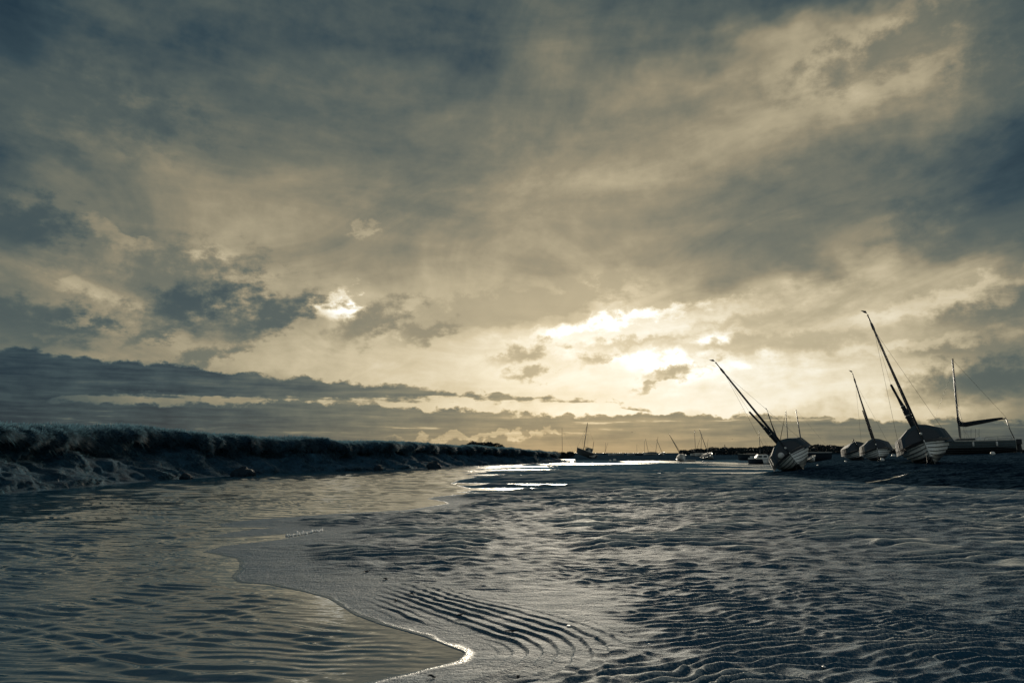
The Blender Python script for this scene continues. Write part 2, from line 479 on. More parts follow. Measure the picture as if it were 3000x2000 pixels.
def rill_line(pts):
    out = []
    for px, py, dep in pts: out.append(at_depth(px, py, dep)[:2])
    return np.array(out)
RILLS = [rill_line([(2405, 1386, 26.5), (2480, 1382, 27.2), (2560, 1378, 27.6), (2630, 1375, 28.4), (2700, 1371, 29.6)]),
         rill_line([(2770, 1362, 31.0), (2820, 1360, 31.6), (2880, 1361, 31.8)])]
_pin_w = None
CREST = []
def base_height(x, y, w):
    land = np.clip(-w, 0, None)
    z = np.where(w > 0, -np.minimum(0.28, 0.004 + 0.035 * w), 0.003 + 0.020 * np.minimum(land, 0.5) + 0.022 * np.clip(land - 0.5, 0, 0.6) + 0.016 * np.clip(land - 0.7, 0, 15))
    # far sand flats between the pools stay barely above the water
    flat = sstep(36, 46, y) * sstep(32, 20, np.abs(x - 8))
    z = np.where(w > 0, z, z * (1 - flat) + flat * (0.012 + 0.008 * np.minimum(land, 6)))
    m = poly_dist(x, y, MUD_EDGE)
    m = m + 0.7 * fbm(x / 3.0, y / 3.0, 3, 31)
    mound = 0.62 * sstep(-0.6, 6.5, m) + 1.1 * sstep(8, 55, m) * sstep(160, 90, y)
    z = z + mound
    # far shore beyond the channel
    z = z + 0.22 * sstep(118, 135, y) + 0.10 * sstep(150, 260, y)
    z = z + 2.0 * np.exp(-((y - 330) / 60.0) ** 2) * sstep(85, 150, x) * sstep(420, 250, x)
    return z, m

def height(x, y, w=None, detail=True, pins=True):
    global _pin_w
    x = np.asarray(x, np.float32); y = np.asarray(y, np.float32)
    if w is None: w = water_dist(x, y)
    z, m = base_height(x, y, w)
    if pins:
        if _pin_w is None:
            P = [at_depth(*p) for p in PINS]
            xs = np.array([p.x for p in P]); ys = np.array([p.y for p in P]); zs = np.array([p.z for p in P])
            z0, _ = base_height(xs, ys, water_dist(xs, ys))
            sg = 0.13 * np.hypot(xs, ys) + 1.5
            G = np.exp(-((xs[:, None] - xs[None]) ** 2 + (ys[:, None] - ys[None]) ** 2) / (2 * sg[None] ** 2))
            _pin_w = (xs, ys, sg, np.linalg.solve(G, zs - z0))
        for a, b, s, k in zip(*_pin_w):
            z = z + k * np.exp(-((x - a) ** 2 + (y - b) ** 2) / (2 * s * s)) * sstep(-1.5, 1.0, m)
    if not detail: return z
    CREST.clear()
    land = np.clip(-w, 0, None)
    r = np.hypot(x, y)
    dry = sstep(0.10, 0.8, land) * sstep(0.5, -1.5, m)
    # current ripples: sharp crests, bent and broken
    wx = fbm(x / 1.9, y / 1.9, 3, 3); wy = fbm(x / 2.3, y / 1.6, 3, 11)
    tilt = 0.34 * sstep(10, 4, r) - 0.06
    q = y - x * tilt
    ph1 = q / 0.155 + 2.6 * wx + 0.85 * perlin(x / 0.34, y / 0.30, 5)
    ph2 = (q + 0.15 * x) / 0.13 + 3.2 * wy + 0.8 * perlin(x / 0.22, y / 0.22, 8)
    dr = 0.0020 * r * (1 + 0.6 * sstep(13, 15, r))
    e1 = np.clip((np.pi * 2.6 * dr / 0.155) ** 2, 0.11, 1.2); e2 = np.clip((np.pi * 2.2 * dr / 0.13) ** 2, 0.10, 2.0)
    c1 = 1.1 - np.sqrt(np.sin(np.pi * ph1) ** 2 + e1); c2 = (1.12 - np.sqrt(np.sin(np.pi * ph2) ** 2 + e2)) * sstep(14, 7, r)
    a1 = 0.35 + 0.9 * sstep(-0.25, 0.35, perlin(x / 1.3, y / 1.3, 14))
    lump = perlin(x / 0.26, y / 0.20, 21)
    rip = (np.clip(c1, 0, 2) ** 1.2 * a1 * 0.030 + c2 * 0.017 * (0.4 + c1) + lump * 0.021 + perlin(x / 0.12, y / 0.10, 23) * 0.004)
    far_l = 0.05 * (0.45 - np.abs(fbm(x / 1.1, y / 0.75, 2, 25))) * sstep(8, 16, r) + 0.05 * (0.4 - np.abs(perlin(x / 2.2, y / 1.5, 27))) * sstep(18, 32, r)
    ph3 = q / 0.37 + 2.2 * fbm(x / 2.6, y / 2.2, 2, 28) + 0.8 * perlin(x / 0.7, y / 0.6, 29)
    ph4 = y / 0.95 + 2.0 * fbm(x / 5.0, y / 4.0, 2, 34) + 0.7 * perlin(x / 1.7, y / 1.5, 35)
    c3 = 1.1 - np.sqrt(np.sin(np.pi * ph3) ** 2 + 0.08); c4 = 1.1 - np.sqrt(np.sin(np.pi * ph4) ** 2 + 0.10)
    k3 = sstep(7, 11, r) * sstep(26, 17, r); k4 = sstep(15, 21, r) * sstep(75, 40, r)
    rip = rip * 1.35 + far_l * 0.8 + 0.058 * c3 * a1 * k3 + 0.10 * c4 * k4 * (0.5 + 0.8 * a1)
    zone = sstep(0.35, 1.5, land + 0.5 * perlin(x / 1.6, y / 1.6, 40)) * dry
    # smooth foreshore round the little bay with cut terraces that follow the water's edge
    cx, cy = -0.05, 6.1
    bay = np.exp(-(((x - cx) / 1.25) ** 2 + ((y - cy) / 1.35) ** 2))
    zone = zone * (1 - 0.86 * sstep(0.05, 0.75, bay + 0.25 * perlin(x / 0.6, y / 0.6, 41)))
    z = z + rip * zone * sstep(150, 70, r)
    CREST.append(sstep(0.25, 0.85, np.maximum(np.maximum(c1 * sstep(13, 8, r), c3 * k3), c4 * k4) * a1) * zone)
    zone2 = dry * (1 - zone)
    z = z + zone2 * 0.004 * fbm(x / 0.35, y / 0.22, 3, 50)
    bl = SHORE[(np.where((SHORE[:, 0] ** 2 + SHORE[:, 1] ** 2) < 8.2 ** 2))[0]]
    nearb = (np.abs(x) < 6) & (y > 1) & (y < 12)
    db = np.full(x.shape, 9.0, np.float32)
    if nearb.any(): db[nearb] = poly_dist(x[nearb], y[nearb], bl, closed=False)
    dj = db ** 0.85 + 0.10 * perlin(x / 1.4, y / 1.4, 60) + 0.025 * perlin(x / 0.22, y / 0.22, 61)
    step = dj / 0.10 + 0.7 * perlin(x / 1.2, y / 1.2, 62)
    fr = step - np.floor(step)
    cut = (np.floor(step) * 0 + sstep(0.0, 0.20, fr) - fr)
    brk = sstep(-0.75, -0.15, perlin(x / 0.7, y / 0.7, 63)) * sstep(-0.6, -0.05, perlin(np.floor(step) * 0.37, x / 1.5, 64)) * sstep(0.10, 0.3, db) * sstep(1.35, 0.8, db) * sstep(-1.6, -0.8, x) * sstep(8.0, 7.0, y)
    brk = np.maximum(brk, 0.95 * np.exp(-((x - 0.45) / 0.55) ** 2 - ((y - 5.3) / 0.75) ** 2) * sstep(0.15, 0.3, db) * sstep(1.5, 1.0, db))
    z = z + cut * 0.021 * brk * sstep(0.05, 0.3, land)
    # tidal mud on the right: low wet ridges and clods
    md = sstep(-1.2, 1.2, m)
    mudz = 0.11 * fbm(x / 2.6, y / 0.8, 4, 70) + 0.05 * fbm(x / 0.6, y / 0.35, 3, 77)
    for rl in RILLS:
        nb = (np.abs(x - rl[:, 0].mean()) < 9) & (np.abs(y - rl[:, 1].mean()) < 9)
        if nb.any():
            dd = poly_dist(x[nb], y[nb], rl, closed=False)
            mudz[nb] = mudz[nb] * sstep(0.10, 0.8, dd) - 0.035 * sstep(0.5, 0.1, dd)
    z = z + md * mudz * sstep(200, 60, r)
    # far flats
    z = z + 0.05 * fbm(x / 14.0, y / 9.0, 3, 90) * sstep(118, 135, y)
    return z

# ------------------------------------------------------------------ materials of the ground
def ground_material():
    m = bpy.data.materials.new('wet_sand_and_mud'); m.use_nodes = True
    nt = m.node_tree; E.tree = nt
    b = nt.nodes['Principled BSDF']
    t = nt.nodes.new('ShaderNodeTexCoord'); P = t.outputs['Object']
    at = nt.nodes.new('ShaderNodeAttribute'); at.attribute_name = 'mud'
    mud = E(at.outputs['Fac'])
    aw = nt.nodes.new('ShaderNodeAttribute'); aw.attribute_name = 'wet'
    wet = E(aw.outputs['Fac'])
    n1 = e_noise(P, 0.7, 5, 0.6); n2 = e_noise(P, 46.0, 3, 0.75); n3 = e_noise(P, 9.0, 4, 0.6)
    def rgb(a, b_, f):
        n = nt.nodes.new('ShaderNodeMix'); n.data_type = 'RGBA'
        for k, v in ((6, a), (7, b_)):
            if isinstance(v, tuple): n.inputs[k].default_value = v + (1,)
            else: nt.links.new(v, n.inputs[k])
        nt.links.new(f.s, n.inputs[0])
        return n.outputs[2]
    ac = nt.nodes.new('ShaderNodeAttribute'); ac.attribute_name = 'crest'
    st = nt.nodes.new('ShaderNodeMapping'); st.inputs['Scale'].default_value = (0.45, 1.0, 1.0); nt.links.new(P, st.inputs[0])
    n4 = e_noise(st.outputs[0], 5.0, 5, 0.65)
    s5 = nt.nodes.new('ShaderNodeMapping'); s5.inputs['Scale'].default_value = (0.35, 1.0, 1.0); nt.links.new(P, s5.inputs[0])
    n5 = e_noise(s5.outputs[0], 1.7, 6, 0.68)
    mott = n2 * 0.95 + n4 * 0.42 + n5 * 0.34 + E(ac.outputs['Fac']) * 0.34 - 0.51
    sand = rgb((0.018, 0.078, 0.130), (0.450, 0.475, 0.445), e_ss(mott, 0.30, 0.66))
    sand = rgb(sand, (0.030, 0.080, 0.122), wet * 0.5)
    muddy = rgb((0.004, 0.014, 0.026), (0.046, 0.084, 0.118), e_ss(n3 * 0.4 + n4 * 0.6, 0.40, 0.66))
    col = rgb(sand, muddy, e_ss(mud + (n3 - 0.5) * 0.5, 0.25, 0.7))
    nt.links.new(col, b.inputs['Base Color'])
    ro = e_mix(e_mix(0.70, 0.66, wet), 0.9, mud) + (n4 - 0.5) * 0.35
    af = nt.nodes.new('ShaderNodeAttribute'); af.attribute_name = 'film'
    ro = e_mix(ro, 0.22, E(af.outputs['Fac']))
    nt.links.new(ro.s, b.inputs['Roughness'])
    sy = nt.nodes.new('ShaderNodeSeparateXYZ'); nt.links.new(P, sy.inputs[0])
    drier = e_ss(E(sy.outputs[1]), 4.0, 26.0)          # the flat drains and dries away from the near channel
    sl = e_mix(e_mix(0.10, 0.0, drier), 0.0, e_ss(mud, 0.1, 0.8))
    sl = e_mix(sl, 0.22, E(af.outputs['Fac']))
    nt.links.new(sl.s, b.inputs['Specular IOR Level'])
    h = n2 * 0.038 + e_noise(P, 28.0, 3, 0.6) * 0.016 + n4 * 0.13
    bp = nt.nodes.new('ShaderNodeBump'); bp.inputs['Distance'].default_value = 1.0
    nt.links.new((0.8 - E(af.outputs['Fac']) * 0.72).s, bp.inputs['Strength'])
    nt.links.new(h.s, bp.inputs['Height']); nt.links.new(bp.outputs[0], b.inputs['Normal'])
    return m

def polar_grid(az0, az1, n_dense, n_coarse, radii):
    a = np.linspace(math.radians(az0), math.radians(az1), n_dense)
    rest = np.linspace(math.radians(az1), math.radians(az0) + 2 * math.pi, n_coarse + 2)[1:-1]
    a = np.concatenate([a, rest])
    R, A = np.meshgrid(radii, a, indexing='ij')
    return (R * np.sin(A)).ravel(), (R * np.cos(A)).ravel(), len(radii), len(a)

def build_ground():
    radii = np.concatenate([np.geomspace(1.2, 4.0, 40)[:-1], np.geomspace(4.0, 14.0, 640)[:-1], np.geomspace(14.0, 24.0, 180)[:-1], np.geomspace(24.0, 60.0, 280)[:-1], np.geomspace(60.0, 150.0, 110), np.geomspace(150.0, 9000.0, 70)[1:]])
    x, y, nr, nc = polar_grid(-44, 44, 620, 50, radii)
    near = np.hypot(x, y) < 320
    w = np.full(x.shape, -40.0, np.float32)
    w[near] = water_dist(x[near], y[near])
    w[(~near) & (y < 0)] = -40
    z = height(x, y, w)
    # the saltmarsh bank stands on the left: keep this sheet under it
    bd = poly_dist(x, y, np.concatenate([BANK_LINE, np.array([[14., 150.], [-400., 400.], [-900, 300.], [-900., -30.]])]))
    z = np.where(bd > 0, np.minimum(z, -0.02 - 0.05 * np.minimum(bd, 6)), z)
    verts = np.stack([x, y, z], -1)
    quads = grid_quads(nr, nc, wrap=True)[:, ::-1]
    c = len(verts); verts = np.concatenate([verts, [[0, 0, float(z[:nc].mean())]]])
    j = np.arange(nc); tris = np.stack([np.full(nc, c), (j + 1) % nc, j], -1)
    me = mesh_from('ground', verts, quads, ground_material(), True, tris)
    _, m = base_height(x, y, w)
    mud = np.concatenate([np.clip(sstep(-1.2, 1.0, m) + 0.8 * sstep(112, 130, y), 0, 1), [0]]).astype(np.float32)
    wet = np.concatenate([sstep(1.6, 0.1, -w) , [0]]).astype(np.float32)
    crest = np.concatenate([CREST[0], [0]])
    film = np.concatenate([sstep(0.09, 0.02, -w + 0.06 * perlin(x / 0.3, y / 0.3, 130)) * sstep(45, 25, np.hypot(x, y)), [0]])
    for nm, v in (('mud', mud), ('wet', wet), ('film', film), ('crest', crest)):
        at = me.attributes.new(nm, 'FLOAT', 'POINT'); at.data.foreach_set('value', np.ascontiguousarray(v, np.float32))
    link('ground', me, kind='structure', label='rippled wet tidal sand and dark mud flat')

def build_water():
    radii = np.concatenate([np.geomspace(1.2, 3.0, 24)[:-1], np.geomspace(3.0, 15.0, 430)[:-1], np.geomspace(15.0, 80.0, 190), np.geomspace(80.0, 25000.0, 50)[1:]])
    x, y, nr, nc = polar_grid(-42, 30, 400, 40, radii)
    r = np.hypot(x, y)
    near = r < 130
    w = np.full(x.shape, 3.0, np.float32)
    w[near] = poly_dist(x[near], y[near], chan)
    amp = sstep(0.0, 0.7, w) * sstep(90, 60, r)
    k = np.array([0.40, 0.915]); s = x * k[0] + y * k[1]; c = x * k[1] - y * k[0]
    ph = s / 0.20 + 1.1 * fbm(x / 1.6, y / 1.2, 3, 101) + 0.25 * perlin(c / 0.7, s / 0.5, 104)
    ph2 = (y + 0.1 * x) / 0.11 + 1.3 * fbm(x / 0.9, y / 0.8, 2, 107)
    a1 = 0.25 + 0.95 * sstep(-0.3, 0.35, fbm(x / 1.3, y / 0.7, 2, 110))
    z = (0.0092 * np.sin(2 * np.pi * ph) * a1 + 0.0028 * np.sin(2 * np.pi * ph2) + 0.0060 * fbm(x / 0.45, y / 0.25, 3, 113)) * sstep(17, 11, r)
    ph3 = (y + 0.12 * x) / 0.42 + 1.2 * fbm(x / 3.0, y / 2.4, 3, 116) + 0.5 * perlin(x / 0.9, y / 0.7, 118)
    ph4 = (y + 0.05 * x) / 1.25 + 1.2 * fbm(x / 7.0, y / 6.0, 3, 119) + 0.6 * perlin(x / 2.2, y / 2.0, 120)
    z = z + 0.017 * np.sin(2 * np.pi * ph3) * a1 * sstep(9, 14, r) * sstep(34, 22, r) + 0.042 * np.sin(2 * np.pi * ph4) * a1 * sstep(20, 30, r)
    z = z * amp
    verts = np.stack([x, y, z], -1)
    quads = grid_quads(nr, nc, wrap=True)[:, ::-1]
    m = bpy.data.materials.new('silty_water'); m.use_nodes = True
    nt = m.node_tree; E.tree = nt
    b = nt.nodes['Principled BSDF']
    b.inputs['Base Color'].default_value = (0.012, 0.056, 0.092, 1)
    b.inputs['IOR'].default_value = 2.2
    t = nt.nodes.new('ShaderNodeTexCoord')
    sx = nt.nodes.new('ShaderNodeSeparateXYZ'); nt.links.new(t.outputs['Object'], sx.inputs[0])
    ruf = e_ss(E(sx.outputs[1]), 6.0, 24.0, 0.09) + e_noise(t.outputs['Object'], 0.5, 2, 0.5) * 0.05   # wind-ruffled further out, calm by the near sand
    nt.links.new(ruf.s, b.inputs['Roughness'])
    mp = nt.nodes.new('ShaderNodeMapping'); mp.inputs['Scale'].default_value = (0.5, 1.0, 1.0)
    nt.links.new(t.outputs['Object'], mp.inputs[0])
    h = e_noise(mp.outputs[0], 4.0, 3, 0.5) * 0.010 + e_noise(mp.outputs[0], 14.0, 2, 0.5) * 0.0022
    bp = nt.nodes.new('ShaderNodeBump'); bp.inputs['Distance'].default_value = 1.0; bp.inputs['Strength'].default_value = 0.7
    nt.links.new(h.s, bp.inputs['Height']); nt.links.new(bp.outputs[0], b.inputs['Normal'])
    me = mesh_from('water', verts, quads, m, True)
    link('water', me, kind='structure', label='rippled shallow channel water and the sea beyond')

# ------------------------------------------------------------------ saltmarsh bank
LIP = [(-400, 1236), (0, 1243), (150, 1245), (300, 1250), (497, 1257), (555, 1264), (727, 1277), (790, 1281), (869, 1280), (946, 1283), (980, 1293), (1080, 1292), (1194, 1297), (1271, 1302), (1386, 1306), (1500, 1313), (1600, 1323), (1680, 1333), (1760, 1340)]
BANKP = {}
def build_bank():
    seg = np.diff(BANK_LINE, axis=0); L = np.concatenate([[0], np.cumsum(np.hypot(seg[:, 0], seg[:, 1]))])
    s = np.concatenate([np.arange(0, 38, 0.5), np.arange(38, L[-1], 0.13)])
    X = np.interp(s, L, BANK_LINE[:, 0]); Y = np.interp(s, L, BANK_LINE[:, 1])
    for _ in range(6):      # round the corners
        k = np.ones(25) / 25
        X = np.convolve(np.pad(X, 12, 'edge'), k, 'valid'); Y = np.convolve(np.pad(Y, 12, 'edge'), k, 'valid')
    dx, dy = np.gradient(X, s), np.gradient(Y, s); n = np.hypot(dx, dy); dx /= n; dy /= n
    nx, ny = -dy, dx                                   # to the left, away from the water
    flip = np.sign(nx * -1 + ny * 0.2); nx *= flip; ny *= flip
    # height of the lip from its line in the photograph
    lx, ly = X + nx * 3.0, Y + ny * 3.0
    px = 1500 + lx / np.maximum(ly, 6) * F_PX
    py = np.interp(px, [p[0] for p in LIP], [p[1] for p in LIP])
    H = np.array([at_depth(a, b, max(c, 6.0)).z for a, b, c in zip(px, py, ly)])
    H = np.where(ly < 20, np.interp(20, ly, H) if False else H[np.argmin(np.abs(ly - 20))], H)
    H = H - 0.12
    prof = [(-0.8, -0.12, 0), (0.0, 0.0, 0), (0.5, 0.10, 0), (1.2, 0.24, 0), (2.0, 0.42, 0), (2.5, 0.50, .3), (2.85, 0.56, .8), (3.05, 0.64, 1), (2.85, 0.70, 1), (2.40, 0.76, 1), (2.22, 0.88, 1), (2.50, 0.98, 1), (3.1, 1.03, .8), (4.2, 1.05, .5), (6.0, 1.05, .3), (9, 1.05, 0), (20, 1.06, 0), (70, 1.06, 0), (350, 1.0, 0)]
    pu = np.array([p[0] for p in prof]); pz = np.array([p[1] for p in prof]); pw = np.array([p[2] for p in prof])
    kk = np.linspace(0, 1, len(prof))
    K = np.concatenate([np.linspace(0, kk[15], 84), kk[16:]])
    U = np.interp(K, kk, pu); Zf = np.interp(K, kk, pz); W = np.interp(K, kk, pw)
    S, UU = np.meshgrid(s, U, indexing='ij'); _, ZZ = np.meshgrid(s, Zf, indexing='ij'); _, WW = np.meshgrid(s, W, indexing='ij')
    Hh = H[:, None]; XX, YY = X[:, None], Y[:, None]
    scal = 1.25 * perlin(s / 3.1, s * 0, 201) + 0.75 * (0.35 - np.abs(perlin(s / 1.1, s * 0 + 3, 203))) + 0.25 * perlin(s / 0.5, s * 0 + 9, 204)
    ZZ = ZZ + WW * sstep(0.95, 0.8, ZZ) * (0.22 * perlin(S / 1.9, S * 0, 206) + 0.12 * perlin(S / 0.7, S * 0, 207))
    slope = sstep(-0.02, 0.10, ZZ) * sstep(0.75, 0.5, ZZ)
    U2 = UU + WW * scal[:, None] * -1.1
    rill = np.abs(perlin(S / 0.9 + ZZ * 2.2, ZZ * 3.0, 210)) + 0.5 * np.abs(perlin(S / 0.4 - ZZ * 2.0, ZZ * 5.0, 212))
    clod = fbm(S / 0.8, ZZ * 4 + UU, 4, 215)
    U2 = U2 - slope * (0.28 * clod + 0.45 * rill + 1.1 * np.clip(perlin(S / 2.4, ZZ * 2.2, 217), -.2, 1)) - sstep(0.0, 0.1, ZZ) * 0.25 * perlin(S / 1.7, UU * 0, 220)
    Z2 = ZZ * Hh + slope * (0.10 * clod - 0.14 * rill) + WW * 0.26 * perlin(S / 2.6, UU * 0, 228) + slope * 0.3 * np.clip(perlin(S / 2.4, ZZ * 2.2, 217), -.2, 1) + WW * 0.10 * fbm(S / 0.45, UU / 0.45, 3, 225)
    topm = sstep(0.95, 1.04, ZZ)
    Z2 = Z2 + topm * (0.10 * fbm(S / 2.5, UU / 2.0, 3, 230)) - 0.10 * topm * (UU > 60)
    V = np.stack([XX + nx[:, None] * U2, YY + ny[:, None] * U2, Z2], -1)
    m = bpy.data.materials.new('saltmarsh_mud'); m.use_nodes = True
    nt = m.node_tree; E.tree = nt; b = nt.nodes['Principled BSDF']
    t = nt.nodes.new('ShaderNodeTexCoord'); P = t.outputs['Object']
    n1 = e_noise(P, 1.2, 6, 0.65); n2 = e_noise(P, 7.0, 7, 0.72)
    cr = nt.nodes.new('ShaderNodeValToRGB'); cr.color_ramp.elements[0].position = .36; cr.color_ramp.elements[1].position = .64
    cr.color_ramp.elements[0].color = (0.005, 0.020, 0.036, 1); cr.color_ramp.elements[1].color = (0.046, 0.122, 0.180, 1)
    nt.links.new((n1 * 0.5 + n2 * 0.5).s, cr.inputs[0]); nt.links.new(cr.outputs[0], b.inputs['Base Color'])
    b.inputs['Roughness'].default_value = 0.9
    b.inputs['Specular IOR Level'].default_value = 0.06
    bp = nt.nodes.new('ShaderNodeBump'); bp.inputs['Distance'].default_value = 0.16
    nt.links.new(n2.s, bp.inputs['Height']); nt.links.new(bp.outputs[0], b.inputs['Normal'])
    ns, nu = V.shape[:2]
    me = mesh_from('marsh_bank', V.reshape(-1, 3), grid_quads(ns, nu), m, True)
    link('marsh_bank', me, kind='structure', label='slumped dark mud bank of the saltmarsh along the channel')
    BANKP.update(V=V, s=s, K=K, ZZ=Zf, nx=nx, ny=ny, H=H)

def blades(rng, base, dirs, lens_, width, droop, mat, name, **props):
    """grass: every blade a bent strip of two quads ending in a point"""
    n = len(base)
    side = np.stack([-dirs[:, 1], dirs[:, 0], np.zeros(n)], -1) + rng.normal(0, .5, (n, 3)) * [1, 1, .2]
    side /= np.linalg.norm(side, axis=1, keepdims=True) + 1e-6
    d = dirs / np.linalg.norm(dirs, axis=1, keepdims=True)
    l = lens_[:, None]; w = width[:, None]
    mid = base + d * l * 0.5
    tip = base + d * l; tip[:, 2] -= droop * lens_
    mid[:, 2] -= droop * lens_ * 0.15
    v = np.stack([base - side * w, base + side * w, mid + side * w * .7, mid - side * w * .7, tip], 1)
    i = np.arange(n) * 5
    q = np.stack([i, i + 1, i + 2, i + 3], -1); t = np.stack([i + 3, i + 2, i + 4], -1)
    me = mesh_from(name, v.reshape(-1, 3), q, mat, False, t)
    return link(name, me, **props)

def build_marsh_grass():
    rng = np.random.RandomState(4)
    V, s, Zf = BANKP['V'], BANKP['s'], BANKP['ZZ']
    ns, nu = V.shape[:2]
    lip0 = int(np.searchsorted(BANKP['K'], np.interp(0.84, [0, 1], [0, 1]) * 0 + 8.6 / 18))
    cand_j = np.arange(lip0, nu - 4)
    n = 130000
    vis = np.where((s > 34))[0]
    # nearer stretches get thinner, denser blades
    i = vis[(rng.rand(n) ** 1.15 * (len(vis) - 2)).astype(int)]
    wj = np.where(cand_j < lip0 + 24, 3.0, 0.8).astype(float); wj /= wj.sum()
    j = rng.choice(cand_j, n, p=wj)
    f = rng.rand(n, 1); g = rng.rand(n, 1)
    P = V[i, j] * (1 - f) + V[i + 1, j] * f
    P = P * (1 - g) + V[i, np.minimum(j + 1, nu - 1)] * g
    zf = Zf[j]
    out = np.stack([-BANKP['nx'][i], -BANKP['ny'][i], 0 * f[:, 0]], -1)
    over = sstep(1.04, 0.80, zf)
    tuft = 0.35 + 1.5 * np.clip(perlin(P[:, 0] / 0.8, P[:, 1] / 0.8, 240) + 0.45, 0, 1) ** 1.5
    d = out * (0.25 + 0.9 * over)[:, None] + np.array([0, 0, 1.0]) * (1.0 - 1.05 * over)[:, None] + rng.normal(0, .38, (n, 3)) + np.array([.25, 0, 0])
    ln = (0.14 + 0.20 * rng.rand(n)) * tuft * (1 + 0.5 * over)
    dist = np.hypot(P[:, 0], P[:, 1])
    wd = (0.006 + 0.010 * rng.rand(n)) * (0.6 + dist / 60)
    # trailing weed on the slumped slope
    n2 = 60000
    i2 = vis[(rng.rand(n2) ** 1.1 * (len(vis) - 2)).astype(int)]
    jm0 = int(np.searchsorted(BANKP['K'], 1.4 / 18)); j2 = rng.randint(jm0, lip0, n2)
    f2 = rng.rand(n2, 1); g2 = rng.rand(n2, 1)
    P2 = V[i2, j2] * (1 - f2) + V[i2 + 1, j2] * f2; P2 = P2 * (1 - g2) + V[i2, j2 + 1] * g2
    keep = perlin(P2[:, 0] / 1.1 + P2[:, 2], P2[:, 1] / 1.6, 250) > -0.08
    P2 = P2[keep]; i2 = i2[keep]; n2 = len(P2)
    d2 = np.stack([-BANKP['nx'][i2], -BANKP['ny'][i2], np.full(n2, -.35)], -1) + rng.normal(0, .45, (n2, 3)) + np.array([0, 0, .25])
    P = np.concatenate([P, P2 + [0, 0, .02]]); d = np.concatenate([d, d2])
    ln = np.concatenate([ln, .10 + .16 * rng.rand(n2)])
    wd = np.concatenate([wd, (0.006 + 0.012 * rng.rand(n2)) * (0.6 + np.hypot(P2[:, 0], P2[:, 1]) / 60)])
    mat = material('marsh_grass', (0.110, 0.215, 0.280), 0.6, 0.3, noise=(0.9, 0.38, (1, 1, 1)))
    nt = mat.node_tree; b = nt.nodes['Principled BSDF']
    tr = nt.nodes.new('ShaderNodeBsdfTranslucent'); tr.inputs[0].default_value = (0.10, 0.20, 0.26, 1)     # thin blades let the low light through
    mx = nt.nodes.new('ShaderNodeMixShader'); mx.inputs[0].default_value = 0.5
    nt.links.new(b.outputs[0], mx.inputs[1]); nt.links.new(tr.outputs[0], mx.inputs[2]); nt.links.new(mx.outputs[0], nt.nodes['Material Output'].inputs[0])
    blades(rng, P, d, ln, wd, 0.35, mat, 'marsh_grass', kind='stuff', label='shaggy marsh grass hanging over the lip of the bank')

def build_rills():
    for k, rl in enumerate(RILLS):
        n = 60; u = np.linspace(0, 1, n); c = np.linspace(0, 1, len(rl))
        X = np.interp(u, c, rl[:, 0]); Y = np.interp(u, c, rl[:, 1])
        Z = height(X, Y, detail=False) - 0.012
        wd = 0.10 * (0.4 + np.abs(perlin(u * 9, u * 0, 400 + k)) * 1.6) * np.sin(np.pi * np.clip(u, .02, .98)) ** .5
        tx, ty = np.gradient(X), np.gradient(Y); L = np.hypot(tx, ty); nx, ny = -ty / L, tx / L
        V = np.stack([np.stack([X + nx * wd * s, Y + ny * wd * s, Z], -1) for s in (-1, -.3, .3, 1)], 1)
        me = mesh_from('rill', V.reshape(-1, 3), grid_quads(n, 4), bpy.data.materials['silty_water'], True)
        link('rill', me, kind='structure', label=['long thin rill of water on the dark mud below the boats', 'short rill of water beside the tallest white boat'][k])

build_ground()
build_water()
build_rills()
build_bank()
build_marsh_grass()

# ================================================================== boats
def new_bm(): return bmesh.new()

def bm_obj(name, bm, mat, parent=None, smooth=False, **props):
    me = bpy.data.meshes.new(name); bm.normal_update(); bm.to_mesh(me); bm.free()
    if smooth: me.polygons.foreach_set('use_smooth', np.ones(len(me.polygons), bool))
    me.materials.append(mat)
    return link(name, me, parent, **props)

def bm_grid(bm, rows, close=False):
    """rows: list of equal-length point lists"""
    V = [[bm.verts.new(p) for p in r] for r in rows]
    for a, b in zip(V[:-1], V[1:]):
        n = len(a)
        for j in range(n if close else n - 1):
            k = (j + 1) % n
            try: bm.faces.new((a[j], a[k], b[k], b[j]))
            except ValueError: pass
    return V

def bm_tube(bm, pts, radii, seg=8, cap=True, flat=1.0):
    pts = [Vector(p) for p in pts]
    if not isinstance(radii, (list, tuple)): radii = [radii] * len(pts)
    rows = []
    for i, p in enumerate(pts):
        d = (pts[min(i + 1, len(pts) - 1)] - pts[max(i - 1, 0)]).normalized()
        ref = Vector((0, 1, 0)) if abs(d.y) < 0.9 else Vector((1, 0, 0))
        u = d.cross(ref).normalized(); v = d.cross(u).normalized()
        rows.append([p + (u * math.cos(a) + v * math.sin(a) * flat) * radii[i] for a in (2 * math.pi * k / seg for k in range(seg))])
    V = bm_grid(bm, rows, close=True)
    if cap:
        bm.faces.new(V[0]); bm.faces.new(V[-1][::-1])

def bm_box(bm, c, s, rot=None):
    c = Vector(c); M = rot or Matrix.Identity(3)
    P = [bm.verts.new(c + M @ Vector((sx * s[0] / 2, sy * s[1] / 2, sz * s[2] / 2))) for sx in (-1, 1) for sy in (-1, 1) for sz in (-1, 1)]
    for f in ((0, 1, 3, 2), (4, 6, 7, 5), (0, 4, 5, 1), (2, 3, 7, 6), (0, 2, 6, 4), (1, 5, 7, 3)): bm.faces.new([P[i] for i in f])

